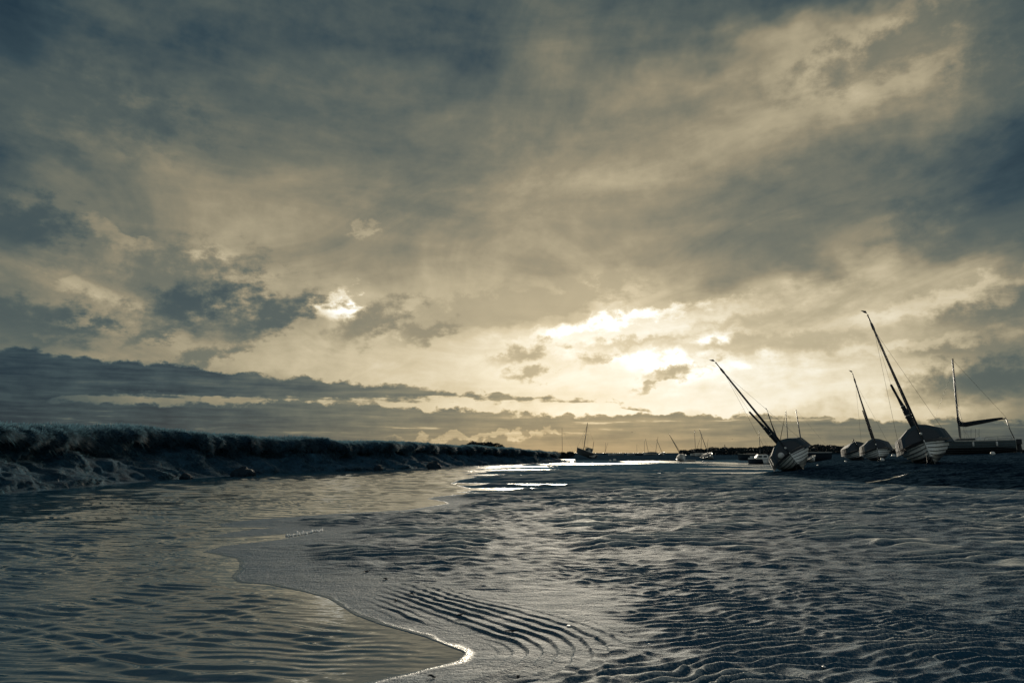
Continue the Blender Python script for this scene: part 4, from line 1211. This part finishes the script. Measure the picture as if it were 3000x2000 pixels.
# ---- the dark-hulled sloop at the right edge, seen from the side
def sloop():
    t = thing('sailing_boat', 'dark teal sloop seen side-on at the right edge, boom under a navy sail cover', 'boat')
    h = Hull(6.7, 2.3, 1.08, full=.55, tr=.78, sheer=.12, bilge=.5)
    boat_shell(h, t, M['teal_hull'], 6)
    gunwale(h, t, M['cream'], .05)
    deck(h, t, M['white'], 0.0, 1.0, .02, .06, 'deck')
    z0 = h.zs(.5)
    bm = new_bm(); rows = []
    for q, f, g in ((.24, .55, .02), (.30, .58, .20), (.36, .60, .26), (.60, .62, .30), (.63, .62, .42), (.645, .62, .0)):
        a = h.pt(q, 1.0); rows.append([Vector((a.x, a.y * f * k, z0 + g + (.04 if abs(k) < .6 else 0))) for k in (-1, -.5, .5, 1)])
    V = bm_grid(bm, rows)
    for e in (0, -1): bm.faces.new([r[e] for r in V])
    bmesh.ops.recalc_face_normals(bm, faces=bm.faces); c = bm_obj('cabin', bm, M['white'], t)
    for sd in (1, -1):
        A, B = h.pt(.36, 1.0), h.pt(.58, 1.0)
        bm = new_bm(); bm_slab(bm, [Vector((A.x + .15, sd * (A.y * .60 + .02), z0 + .05)), Vector((B.x, sd * (B.y * .62 + .02), z0 + .06)), Vector((B.x, sd * (B.y * .62 + .02), z0 + .24)), Vector((A.x - .1, sd * (A.y * .60 + .02), z0 + .22))], (0, sd, 0), .012)
        bmesh.ops.recalc_face_normals(bm, faces=bm.faces); bm_obj('window', bm, M['pane'], c)
    bm = new_bm(); bm_slab(bm, [(h.pt(.63, 1).x, -.5, z0 + .42), (h.pt(.63, 1).x, .5, z0 + .42), (h.pt(.60, 1).x, .42, z0 + .74), (h.pt(.60, 1).x, -.42, z0 + .74)], (1, 0, .3), .02)
    bmesh.ops.recalc_face_normals(bm, faces=bm.faces); bm_obj('windscreen', bm, M['cream'], c)
    mx = h.pt(.40, 1).x; zt = z0 + .28; H = 7.3
    tube_part('mast', [(mx, 0, zt), (mx, 0, zt + H * .5), (mx - .05, 0, zt + H)], [.085, .08, .062], M['alloy'], t, 10)
    tube_part('mast_cap', [(mx - .05, 0, zt + H), (mx - .05, 0, zt + H + .07)], [.10, .08], M['black'], t, 8)
    for k, (ya, xa) in enumerate(((.75, -.1), (-.75, -.1))):
        tube_part('spreader', [(mx, 0, zt + H * .42), (mx + xa, ya, zt + H * .42 + .03)], .02, M['alloy'], t, 6)
        wire('shroud', (mx - .04, 0, zt + H * .96), (mx + xa, ya, zt + H * .42 + .03), t, .006)
        wire('shroud', (mx + xa, ya, zt + H * .42 + .03), h.pt(.44, 1, 1 if ya > 0 else -1), t, .006)
        wire('lower_shroud', (mx, 0, zt + H * .42), h.pt(.50, 1, 1 if ya > 0 else -1), t, .006)
    be = Vector((h.pt(.985, 1).x + .35, 0, zt + 1.72)); bs = Vector((mx - .08, 0, zt + 1.15))
    tube_part('boom', [bs, be], [.06, .055], M['alloy'], t, 8)
    pts = [Vector((mx + .02, 0, bs.z + .75)), Vector((mx - .02, 0, bs.z + .35)), Vector((mx - .15, 0, bs.z + .12)), bs.lerp(be, .12), bs.lerp(be, .45), bs.lerp(be, .75), bs.lerp(be, .93)]
    tube_part('sail_cover', [p + Vector((0, 0, .06)) for p in pts], [.11, .16, .24, .22, .19, .14, .08], M['sailcloth'], t, 10)
    wire('backstay', (mx - .05, 0, zt + H), be + Vector((-.02, 0, .06)), t, .009)
    wire('forestay', (mx - .04, 0, zt + H * .88), h.pt(0, 1), t, .006)
    wire('halyard', (mx - .2, 0, zt + .9), (mx - .7, 0, z0 + .4), t, .006)
    sp = h.pt(1, 1); tube_part('mainsheet', [be + Vector((0, 0, -.05)), (be + sp) / 2 + Vector((.05, -.1 * sp.y, 0)), Vector((sp.x + .05, 0, sp.z + .15))], [.05, .035, .045], M['wire'], t, 7)
    for sd in (1, -1):
        pr = [h.pt(.68, 1, sd) + Vector((0, -sd * .06, .02)), h.pt(.70, 1, sd) + Vector((0, -sd * .06, .30)), h.pt(.83, 1, sd) + Vector((0, -sd * .06, .33)), h.pt(.97, 1, sd) + Vector((0, -sd * .06, .33))]
        tube_part('guard_rail', pr, .014, M['alloy'], t, 5)
        for q in (.83, .97):
            tube_part('stanchion', [h.pt(q, 1, sd) + Vector((0, -sd * .06, .0)), h.pt(q, 1, sd) + Vector((0, -sd * .06, .33))], .014, M['alloy'], t, 5)
        for q in (.56, .815):
            a = h.pt(q, .97, sd, .09)
            f = tube_part('fender', [a - Vector((0, 0, .05)), a - Vector((0, 0, .10)), a - Vector((0, 0, .40)), a - Vector((0, 0, .46))], [.03, .075, .075, .03], M['fender'], t, 8)
            wire('lanyard', a - Vector((0, 0, .06)), h.pt(q, 1, sd) + Vector((0, 0, .05)), f, .01)
    bm = new_bm(); X = h.pt(1, 1).x
    bm_slab(bm, [(X - .05, -.02, .25), (X - .42, -.02, .22), (X - .36, -.02, 1.10), (X - .05, -.02, 1.25)], (0, 1, 0), .05)
    bmesh.ops.recalc_face_normals(bm, faces=bm.faces); bm_obj('rudder', bm, M['black'], t)
    bm = new_bm(); bm_box(bm, (X - .30, .45, 1.0), (.36, .26, .42)); bm_box(bm, (X - .32, .45, .60), (.12, .10, .50))
    bm_obj('outboard_motor', bm, M['black'], t)
    for px_ in (.48, .53, .57): tube_part('aerial', [(h.pt(px_, 1).x - .3, .15, z0 + .35), (h.pt(px_, 1).x - .38, .15, z0 + 1.15)], .012, M['wire'], t, 5)
    bm = new_bm(); bm_slab(bm, [(1.2, -.06, .18), (-1.6, -.06, .18), (-1.3, -.06, -.12), (.8, -.06, -.12)], (0, 1, 0), .12)
    bmesh.ops.recalc_face_normals(bm, faces=bm.faces); bm_obj('keel', bm, M['black'], t)
    return t
t = sloop()
x, y = place(2844, 1330, 62.0)
settle(t, x, y, facing_camera(x, y, -96), 4, 0.5, .10)

# ---- the cluster behind the heeled boat
small_boat('cabin_cruiser', 'small white cabin boat with a dark window left of the heeled navy-tented boat', 2238, 1343, 108, -72, 3, 4.6, 1.9, .85, 'white_hull_small', cabin=True, open_in=False)
small_boat('rowing_boat', 'dark open boat with white bow in front of the white cabin boat', 2228, 1354, 92, -60, 6, 3.4, 1.5, .62, 'dark_hull', open_in=True)
small_boat('rowing_boat', 'white open boat touching the left side of the heeled navy-tented boat', 2262, 1354, 90, -50, 8, 2.6, 1.4, .62, 'white_hull_small')
small_boat('fishing_boat', 'black-hulled boat with a pale stern left of the white cabin boat', 2193, 1342, 118, -100, 4, 3.4, 1.7, .95, 'dark_hull', cover='sailcloth')
small_boat('sailing_boat', 'thin-masted white boat whose bare pole stands before the white cabin boat', 2232, 1342, 116, -80, 2, 3.6, 1.6, .6, 'white_hull_small', masts=((.45, 4.4, .05, False, 0, 0),))
small_boat('sailing_boat', 'dark sloop with spreaders and a slanting mast right of the heeled navy-tented boat', 2372, 1352, 86, -70, 15, 5.2, 2.0, .95, 'dark_hull', trim=0, cover='grey_cover', masts=((.38, 5.9, .075, False, 0, 0),))
small_boat('rowing_boat', 'black boat lying right of the slanting-mast sloop', 2404, 1347, 92, -85, 6, 2.6, 1.3, .62, 'dark_hull', cover='sailcloth', cover_h=.2)
small_boat('rowing_boat', 'white-sterned tender on the mud just right of the heeled navy-tented boat', 2382, 1352, 82, 15, 28, 2.0, 1.2, .55, 'white_hull_small')
small_boat('sailing_boat', 'far boat with an upright thin mast seen over the heeled boat tent', 2318, 1340, 140, -80, 2, 5.0, 1.9, .8, 'white_hull_small', cover='grey_cover', masts=((.42, 8.8, .08, True, 0, 0),))

# ---- boats along the far shore, right to left
small_boat('sailing_boat', 'heeled white boat with a dark cover, rightmost of the far-shore boats', 2078, 1345, 128, 26, 32, 3.8, 1.7, .75, 'white_hull_small', cover='grey_cover', masts=((.35, 5.0, .055, False, 0, 1.2),), planks=5)
small_boat('sailing_boat', 'white boat with a long dark cover behind the rightmost heeled far boat', 2042, 1335, 190, -80, 2, 3.4, 1.5, .6, 'white_hull_small', cover='sailcloth', masts=((.40, 6.6, .06, False, 0, 0),), cover_h=.5)
small_boat('sailing_boat', 'far white boat with crossed spars standing behind the long dark cover', 2060, 1337, 180, -60, -4, 4.6, 1.8, .7, 'white_hull_small', masts=((.35, 5.2, .05, True, 0, .6), (.7, 4.0, .04, False, 0, 1.0)))
small_boat('sailing_boat', 'white boat under a pale framed tent, mast leaning hard left by the channel', 2003, 1347, 118, 6, 27, 4.8, 1.7, .85, 'white_hull_small', cover='pale_cover', masts=((.32, 4.4, .05, True, 0, 0),), cover_h=.75)
small_boat('rowing_boat', 'tiny white tender beside the pale-tented leaning boat', 2021, 1347, 114, -70, 5, 1.7, .95, .32, 'white_hull_small')
small_boat('sailing_boat', 'small boat with leaning bare mast left of the pale-tented boat', 1942, 1332, 215, 10, 21, 4.2, 1.8, .8, 'white_hull_small', cover='sailcloth', masts=((.32, 4.6, .06, False, 0, 0),))
small_boat('sailing_boat', 'far boat with a right-leaning thin mast behind the small leaning-mast boat', 1918, 1331, 300, 20, -11, 4.6, 1.8, .7, 'dark_hull', masts=((.35, 7.2, .07, False, 0, 0),))
small_boat('sailing_boat', 'white hull with a dark peaked cover and two spars on the far shore', 1905, 1332, 250, -78, 3, 4.8, 2.0, .8, 'white_hull_small', cover='sailcloth', masts=((.38, 5.2, .06, False, .9, 0), (.06, 4.8, .05, False, -.3, 0)), cover_h=.55)
small_boat('rowing_boat', 'long dark open boat left of the white hull with peaked cover', 1872, 1333, 240, -85, 2, 3.2, 1.4, .45, 'dark_hull', masts=((.3, 3.4, .04, False, 0, 0),))
small_boat('rowing_boat', 'small white open boat left of the long dark open boat', 1849, 1335, 230, -80, 3, 2.5, 1.2, .5, 'white_hull_small')
small_boat('rowing_boat', 'longer white open boat, right one of a touching pair on the far shore', 1811, 1334, 238, -84, 3, 3.6, 1.5, .62, 'white_hull_small')
small_boat('rowing_boat', 'shorter white open boat, left one of a touching pair on the far shore', 1791, 1334, 244, -60, 5, 2.4, 1.2, .5, 'white_hull_small')
small_boat('sailing_boat', 'distant boat with an inverted vee of thin masts near the far open boats', 1772, 1331, 330, 10, -4, 4.0, 1.6, .6, 'dark_hull', masts=((.4, 5.2, .06, False, 0, 0), (.6, 5.2, .05, False, 0, 1.2)))
small_boat('rowing_boat', 'white upturned-looking dinghy beside the old ketch on the left', 1738, 1338, 148, 8, 12, 2.2, 1.35, .5, 'white_hull_small')
small_boat('sailing_boat', 'distant boat behind the scrubby bank with one tall spreadered mast', 1652, 1333, 190, -80, 1, 5.2, 2.0, .8, 'white_hull_small', masts=((.42, 7.2, .05, False, 0, 0),))

def ketch():
    t = thing('sailing_boat', 'old dark two-masted boat with a pale wheelhouse at the end of the bank', 'boat')
    h = Hull(5.4, 2.0, .95, full=.5, tr=.8, sheer=.3)
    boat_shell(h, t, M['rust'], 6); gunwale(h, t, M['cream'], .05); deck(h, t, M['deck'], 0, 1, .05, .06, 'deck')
    z0 = h.zs(.6)
    bm = new_bm(); a, b = h.pt(.52, 1), h.pt(.74, 1)
    bm_box(bm, ((a.x + b.x) / 2, 0, z0 + .45), (a.x - b.x, 1.15, .95)); bm_box(bm, ((a.x + b.x) / 2, 0, z0 + .96), (a.x - b.x + .2, 1.35, .06))
    w = bm_obj('wheelhouse', bm, M['cream'], t)
    for sd in (1, -1):
        bm = new_bm(); bm_box(bm, ((a.x + b.x) / 2 - .2, sd * .585, z0 + .60), (.5, .02, .42)); bm_obj('window', bm, M['pane'], w)
    bm = new_bm(); bm_box(bm, (a.x + .012, .0, z0 + .62), (.02, .8, .36)); bm_obj('window', bm, M['pane'], w)
    mx = h.pt(.34, 1).x
    tube_part('main_mast', [(mx, 0, z0 - .1), (mx, 0, z0 + 6.4)], [.085, .06], M['wood'], t, 8)
    tube_part('spreader', [(mx, -.75, z0 + 3.7), (mx, .75, z0 + 3.7)], .03, M['wood'], t, 6)
    zx = h.pt(.82, 1).x
    tube_part('mizzen_mast', [(zx, 0, z0 - .1), (zx, 0, z0 + 2.9)], [.06, .04], M['wood'], t, 8)
    tube_part('boom', [(mx - .1, 0, z0 + 1.1), (zx + .1, 0, z0 + 1.2)], .045, M['wood'], t, 7)
    for sd in (1, -1):
        wire('shroud', (mx, 0, z0 + 5.7), (mx, sd * .75, z0 + 3.7), t, .012); wire('shroud', (mx, sd * .75, z0 + 3.7), h.pt(.4, 1, sd), t, .012)
        tube_part('handrail', [h.pt(.03, 1, sd) + Vector((0, 0, .35)), h.pt(.25, 1, sd) + Vector((0, 0, .30))], .018, M['cream'], t, 5)
    tube_part('bow_rail', [h.pt(.0, 1) + Vector((0, 0, .02)), h.pt(.0, 1) + Vector((0, 0, .36))], .02, M['cream'], t, 5)
    wire('forestay', (mx, 0, z0 + 5.8), h.pt(0, 1), t, .012); wire('triatic_stay', (mx, 0, z0 + 5.8), (zx, 0, z0 + 2.8), t, .01)
    return t
t = ketch(); x, y = place(1716, 1345, 150)
settle(t, x, y, facing_camera(x, y, -48), 3, -15, .25)

# ================================================================== buoys, posts, stones, birds, shrubs
def ground_z(x, y): return float(height(np.array([x, x], np.float32), np.array([y, y], np.float32), detail=False)[0])

def buoy(px, py, depth, r, label):
    x, y = place(px, py, depth); z = ground_z(x, y)
    t = thing('mooring_buoy', label, 'buoy', 'mooring buoys lying on the mud')
    t.location = (x, y, z)
    bm = new_bm(); bm_ball(bm, (0, 0, r * .8), r, .92, 14, 9); bm_obj('float', bm, M['fender'], t, True)
    bm = new_bm(); bm_tube(bm, [(r * .5, 0, r * 1.45), (r * .55, 0, r * 1.62), (r * .75, 0, r * 1.62), (r * .8, 0, r * 1.3)], r * .09, 6); bm_obj('ring', bm, M['wire'], t, True)
    bm = new_bm(); bm_tube(bm, [(0, -r * .8, r * .3), (.1, -r * 1.6, .03), (-.1, -r * 2.6, .02)], r * .08, 5); bm_obj('mooring_rope', bm, M['black'], t, True)
for a in [(1801, 1350, 113, .26, 'larger white buoy of the pair on the sand by the far channel'),
          (1788, 1351, 111, .19, 'smaller white buoy of the pair on the sand by the far channel'),
          (2909, 1334, 55, .17, 'white buoy on the mud in front of the dark teal sloop'),
          (2617, 1327, 85, .24, 'white buoy between the grey-tented boat and the tallest boat'),
          (2585, 1350, 52, .15, 'white buoy against the bow of the grey-tented boat'),
          (2478, 1349, 58, .12, 'white buoy left of the near-black-tented boat, nearer of two'),
          (2478, 1341, 80, .15, 'white buoy left of the near-black-tented boat, farther of two'),
          (2395, 1354, 60, .10, 'little white buoy on the mud right of the heeled navy-tented boat'),
          (2060, 1349, 108, .16, 'white buoy at the water edge below the rightmost heeled far boat'),
          (2072, 1364, 76, .09, 'tiny white float in the pools left of the heeled navy-tented boat')]:
    buoy(*a)

def post(px, py, depth, h, r, mat, label):
    x, y = place(px, py, depth); z = ground_z(x, y)
    bm = new_bm(); bm_tube(bm, [(0, 0, -.3), (.02, 0, h * .6), (.05, .02, h)], [r, r * .95, r * .85], 8)
    bm_box(bm, (.05, .02, h), (r * 2.6, r * 2.6, r * .8))
    o = bm_obj('mooring_post', bm, M[mat], None, False, label=label, category='post', group='posts on the far shore'); o.location = (x, y, z)
post(2124, 1318, 300, 4.2, .14, 'black', 'lone dark post standing up from the far scrub line')
post(2474, 1318, 210, 2.0, .16, 'black', 'short dark post on the far shore left of the near-black-tented boat')
post(2484, 1320, 200, 2.2, .14, 'cream', 'pale post on the far shore left of the near-black-tented boat')

def lump(name, label, px, py, w, hgt, mat, seed, cat, group=None, z=0.0, depth=None):
    """stone or clod with a broken surface"""
    p = ground_at(px, py, z)
    bm = new_bm(); bmesh.ops.create_icosphere(bm, subdivisions=3, radius=1.0)
    rr = random.Random(seed); o = rr.random() * 50
    from mathutils import noise as mn
    for v in bm.verts:
        k = 1 + .34 * mn.noise(v.co * 1.3 + Vector((o, 0, 0))) + .15 * mn.noise(v.co * 3.1 + Vector((0, o, 0)))
        v.co = Vector((v.co.x * k * w / 2, v.co.y * k * w * .42, (v.co.z * k + .35) * hgt * .6))
    ob = bm_obj(name, bm, mat, None, False, label=label, category=cat)
    if group: ob['group'] = group
    ob.location = (p.x, p.y, z - .02); ob.rotation_euler.z = rr.random() * 6
    return ob
M['rock'] = material('dark_weedy_stone', (0.014, 0.034, 0.050), 0.8, 0.15, noise=(6.0, 0.4, (1, 1, 1)), bump=[(14.0, 0.06, 4)])
lump('boulder', 'dark boulder in the water at the foot of the bank, farther one', 1271, 1373, 1.25, .85, M['rock'], 3, 'boulder', 'boulders at the foot of the bank')
lump('boulder', 'small dark boulder at the foot of the bank left of the farther boulder', 1108, 1379, .8, .55, M['rock'], 5, 'boulder', 'boulders at the foot of the bank')
lump('boulder', 'wide low mud clod at the water edge of the near bank', 712, 1395, 1.5, .7, M['rock'], 8, 'boulder', 'boulders at the foot of the bank')
lump('boulder', 'small dark clod at the water edge left of the wide mud clod', 545, 1403, .7, .4, M['rock'], 9, 'boulder', 'boulders at the foot of the bank')

M['weed'] = material('black_seaweed', (0.010, 0.014, 0.016), 0.6, 0.4)
M['shell'] = material('white_shell', (0.75, 0.73, 0.68), 0.4, 0.5)
def on_sand(px, py):
    z = 0.05
    for _ in range(6):
        p = ground_at(px, py, z); z = float(height(np.array([p.x, p.x], np.float32), np.array([p.y, p.y], np.float32))[0])
    return p.x, p.y, z
def scrap(px, py, ln, label, ang, seed):
    x, y, z = on_sand(px, py); rr = random.Random(seed)
    bm = new_bm(); pts, r = [], []
    for i in range(7):
        u = i / 6 - .5
        pts.append((u * ln, rr.uniform(-.15, .15) * ln, rr.uniform(.003, .012))); r.append(.007 * (1.1 - abs(u) * 1.6) * rr.uniform(.7, 1.3))
    bm_tube(bm, pts, r, 6, True, .6); bmesh.ops.recalc_face_normals(bm, faces=bm.faces)
    o = bm_obj('seaweed_scrap', bm, M['weed'], None, False, label=label, category='seaweed', group='seaweed scraps on the smooth sand'); o.location = (x, y, z + .002); o.rotation_euler.z = ang
for i, (px, py, ln, lb) in enumerate([(1130, 1696, .10, 'round black scrap of weed on the smooth sand above the little bay'), (1075, 1674, .34, 'long black strand of weed at the top of the smooth sand'),
        (1208, 1742, .14, 'short weed scrap midway down the smooth sand'), (1350, 1802, .16, 'weed scrap just above the curved sand terraces'), (1160, 1760, .10, 'tiny weed scrap left of the short weed scrap'),
        (1500, 1850, .18, 'weed scrap among the curved sand terraces'), (1520, 1985, .12, 'weed scrap at the bottom edge below the terraces'), (1265, 1985, .09, 'weed scrap by the lower shore of the little bay')]):
    scrap(px, py, ln * .62, lb, i * 1.3, 20 + i)
def shell(px, py, s, label, seed):
    x, y, z = on_sand(px, py); bm = new_bm(); rows = []
    for i in range(4):
        rr_ = s * (.15, .6, 1.0, .9)[i]; rows.append([Vector((rr_ * math.cos(a) - s * .2 * i, rr_ * .75 * math.sin(a), s * (.42, .36, .12, 0)[i])) for a in (2 * math.pi * k / 10 for k in range(10))])
    V = bm_grid(bm, rows, close=True); bm.faces.new(V[0])
    o = bm_obj('shell', bm, M['shell'], None, True, label=label, category='shell', group='white shells on the sand'); o.location = (x, y, z + .002); o.rotation_euler = (.1, .2, seed)
for i, a in enumerate([(1670, 1835, .022, 'white shell on the sand right of the curved terraces'), (2414, 1950, .018, 'white shell on the rippled sand near the bottom right'),
        (2390, 1935, .014, 'tiny white shell just left of the bottom-right shell'), (1898, 1888, .016, 'white shell between the terraces and the big ripples')]): shell(*a, i)

def foam():
    rng = np.random.RandomState(3); V, Q = [], []
    bm = new_bm()
    for i in range(150):
        u = rng.rand(); px = 838 + 108 * u; py = 1569 - 17 * u + rng.normal(0, 1.6)
        p = ground_at(px, py, .006); r = rng.uniform(.008, .026)
        bmesh.ops.create_icosphere(bm, subdivisions=1, radius=r, matrix=Matrix.Translation((p.x, p.y, .004 + r * .2)))
    bm_obj('foam', bm, M['shell'], None, True, kind='stuff', label='line of white froth in the narrow inlet between two sand spits')
foam()

def gull(px, py, depth, span, label, bank):
    p = at_depth(px, py, depth)
    bm = new_bm()
    bm_tube(bm, [(-.30, 0, 0), (-.20, 0, .01), (0, 0, .02), (.16, 0, .03), (.24, 0, .03), (.31, 0, .015)], [.01, .05, .075, .055, .04, .006], 8)
    for sd in (1, -1):
        rows = [[(.10, 0, .05), (-.10, 0, .05)], [(.14, sd * .28, .16), (-.06, sd * .28, .15)], [(.06, sd * .52, .13), (-.06, sd * .50, .12)], [(-.06, sd * .70, .07), (-.09, sd * .69, .07)]]
        bm_grid(bm, [[Vector(a), Vector(a) * .5 + Vector(b) * .5 + Vector((0, 0, .02)), Vector(b), Vector(a) * .5 + Vector(b) * .5 - Vector((0, 0, .005))] for a, b in rows], close=True)
    bmesh.ops.recalc_face_normals(bm, faces=bm.faces)
    bmesh.ops.scale(bm, vec=(span / 1.4,) * 3, verts=bm.verts)
    o = bm_obj('gull', bm, M['weed'], None, True, label=label, category='bird', group='gulls in flight'); o.location = p; o.rotation_euler = (bank, 0, .6)
gull(1852, 1266, 230, 1.0, 'dark gull flying above the far boats, left of two', .3)
gull(2146, 1286, 230, 1.0, 'dark gull flying left of the heeled boat boom, right of two', -.4)

# ---- shrubs and scrub
M['leaf'] = material('dark_scrub_leaf', (0.020, 0.034, 0.040), 0.7, 0.2, noise=(1.5, 0.4, (1, 1, 1)))
M['bark'] = material('shrub_bark', (0.03, 0.034, 0.036), 0.8, 0.2)
def leaf_cloud(name, pts, size, rng, mat, parent=None, **props):
    n = len(pts); a = rng.normal(0, 1, (n, 3)); a /= np.linalg.norm(a, axis=1, keepdims=True)
    b = np.cross(a, rng.normal(0, 1, (n, 3))); b /= np.linalg.norm(b, axis=1, keepdims=True)
    s = (size * rng.uniform(.6, 1.5, n))[:, None]
    v = np.stack([pts - a * s, pts + b * s * .55, pts + a * s, pts - b * s * .55], 1)
    i = np.arange(n) * 4
    me = mesh_from(name, v.reshape(-1, 3), np.stack([i, i + 1, i + 2, i + 3], -1), mat, False)
    return link(name, me, parent, **props)

def shrub(label, x, y, z, w, d, hgt, n, seed):
    rng = np.random.RandomState(seed)
    t = thing('shrub', label, 'shrub', 'shrubs on the marsh bank'); t.location = (x, y, z)
    c = rng.uniform(-1, 1, (18, 3)) * [w * .42, d * .42, 0]; c[:, 2] = hgt * rng.uniform(.25, .72, 18) * (1 - .5 * (c[:, 0] / (w * .5)) ** 2)
    k = rng.randint(0, 18, n); rad = rng.uniform(.12, .34, 18) * min(w * .35, hgt) + .15
    p = rng.normal(0, 1, (n, 3)); p /= np.linalg.norm(p, axis=1, keepdims=True)
    p = c[k] + p * (rad[k] * rng.uniform(.5, 1.1, n) ** .5)[:, None] * [1.2, 1.2, .9]
    p[:, 2] = np.clip(p[:, 2], 0.02, None)
    leaf_cloud('crown', p, .10, rng, M['leaf'], t)
    for i in range(5):
        tube_part('stem', [(c[i, 0] * .5, c[i, 1] * .5, -.2), (c[i, 0] * .8, c[i, 1] * .8, c[i, 2] * .5), tuple(c[i])], [.06, .045, .02], M['bark'], t, 6)
def px_on_bank(px, py, depth):
    p = at_depth(px, py, depth); return p.x, p.y, p.z
x, y, z = px_on_bank(1412, 1312, 96); shrub('wide dark shrub rising behind the grassy lip of the bank', x, y, z - .25, 6.6, 2.4, 1.15, 5200, 1)
x, y, z = px_on_bank(1650, 1338, 116); shrub('low dark shrub at the tip of the bank beside the old two-masted boat', x, y, z - .2, 4.6, 2.2, 1.2, 4200, 2)
x, y, z = px_on_bank(1560, 1330, 108); shrub('low shrub on the bank between the wide shrub and the tip shrub', x, y, z - .25, 5.4, 2.2, .9, 3600, 3)

def scrub_line():
    rng = np.random.RandomState(12); n = 42000
    px = rng.uniform(1985, 3150, n)
    # skyline of the scrub in the photograph
    sky = np.interp(px, [1985, 2040, 2110, 2180, 2280, 2400, 2500, 2600, 2700, 2800, 3150], [1322, 1317, 1312, 1314, 1306, 1305, 1311, 1316, 1318, 1319, 1318])
    depth = rng.uniform(262, 330, n)
    x = (px - 1500) / F_PX * depth
    edge = fbm(px / 22.0, px * 0, 3, 300) * 4.5 + np.abs(perlin(px / 6.0, px * 0, 305)) * 3.0
    ztop = CAM_H + (1326 - sky + edge) / F_PX * depth
    zg = height(x.astype(np.float32), depth.astype(np.float32), np.full(n, -20, np.float32), detail=False)
    z = zg + (ztop - zg) * rng.rand(n) ** .6
    leaf_cloud('scrub', np.stack([x, depth, z], -1), .42, rng, M['leaf'], None, kind='stuff', label='low dark scrub along the far shore behind the boats')
scrub_line()
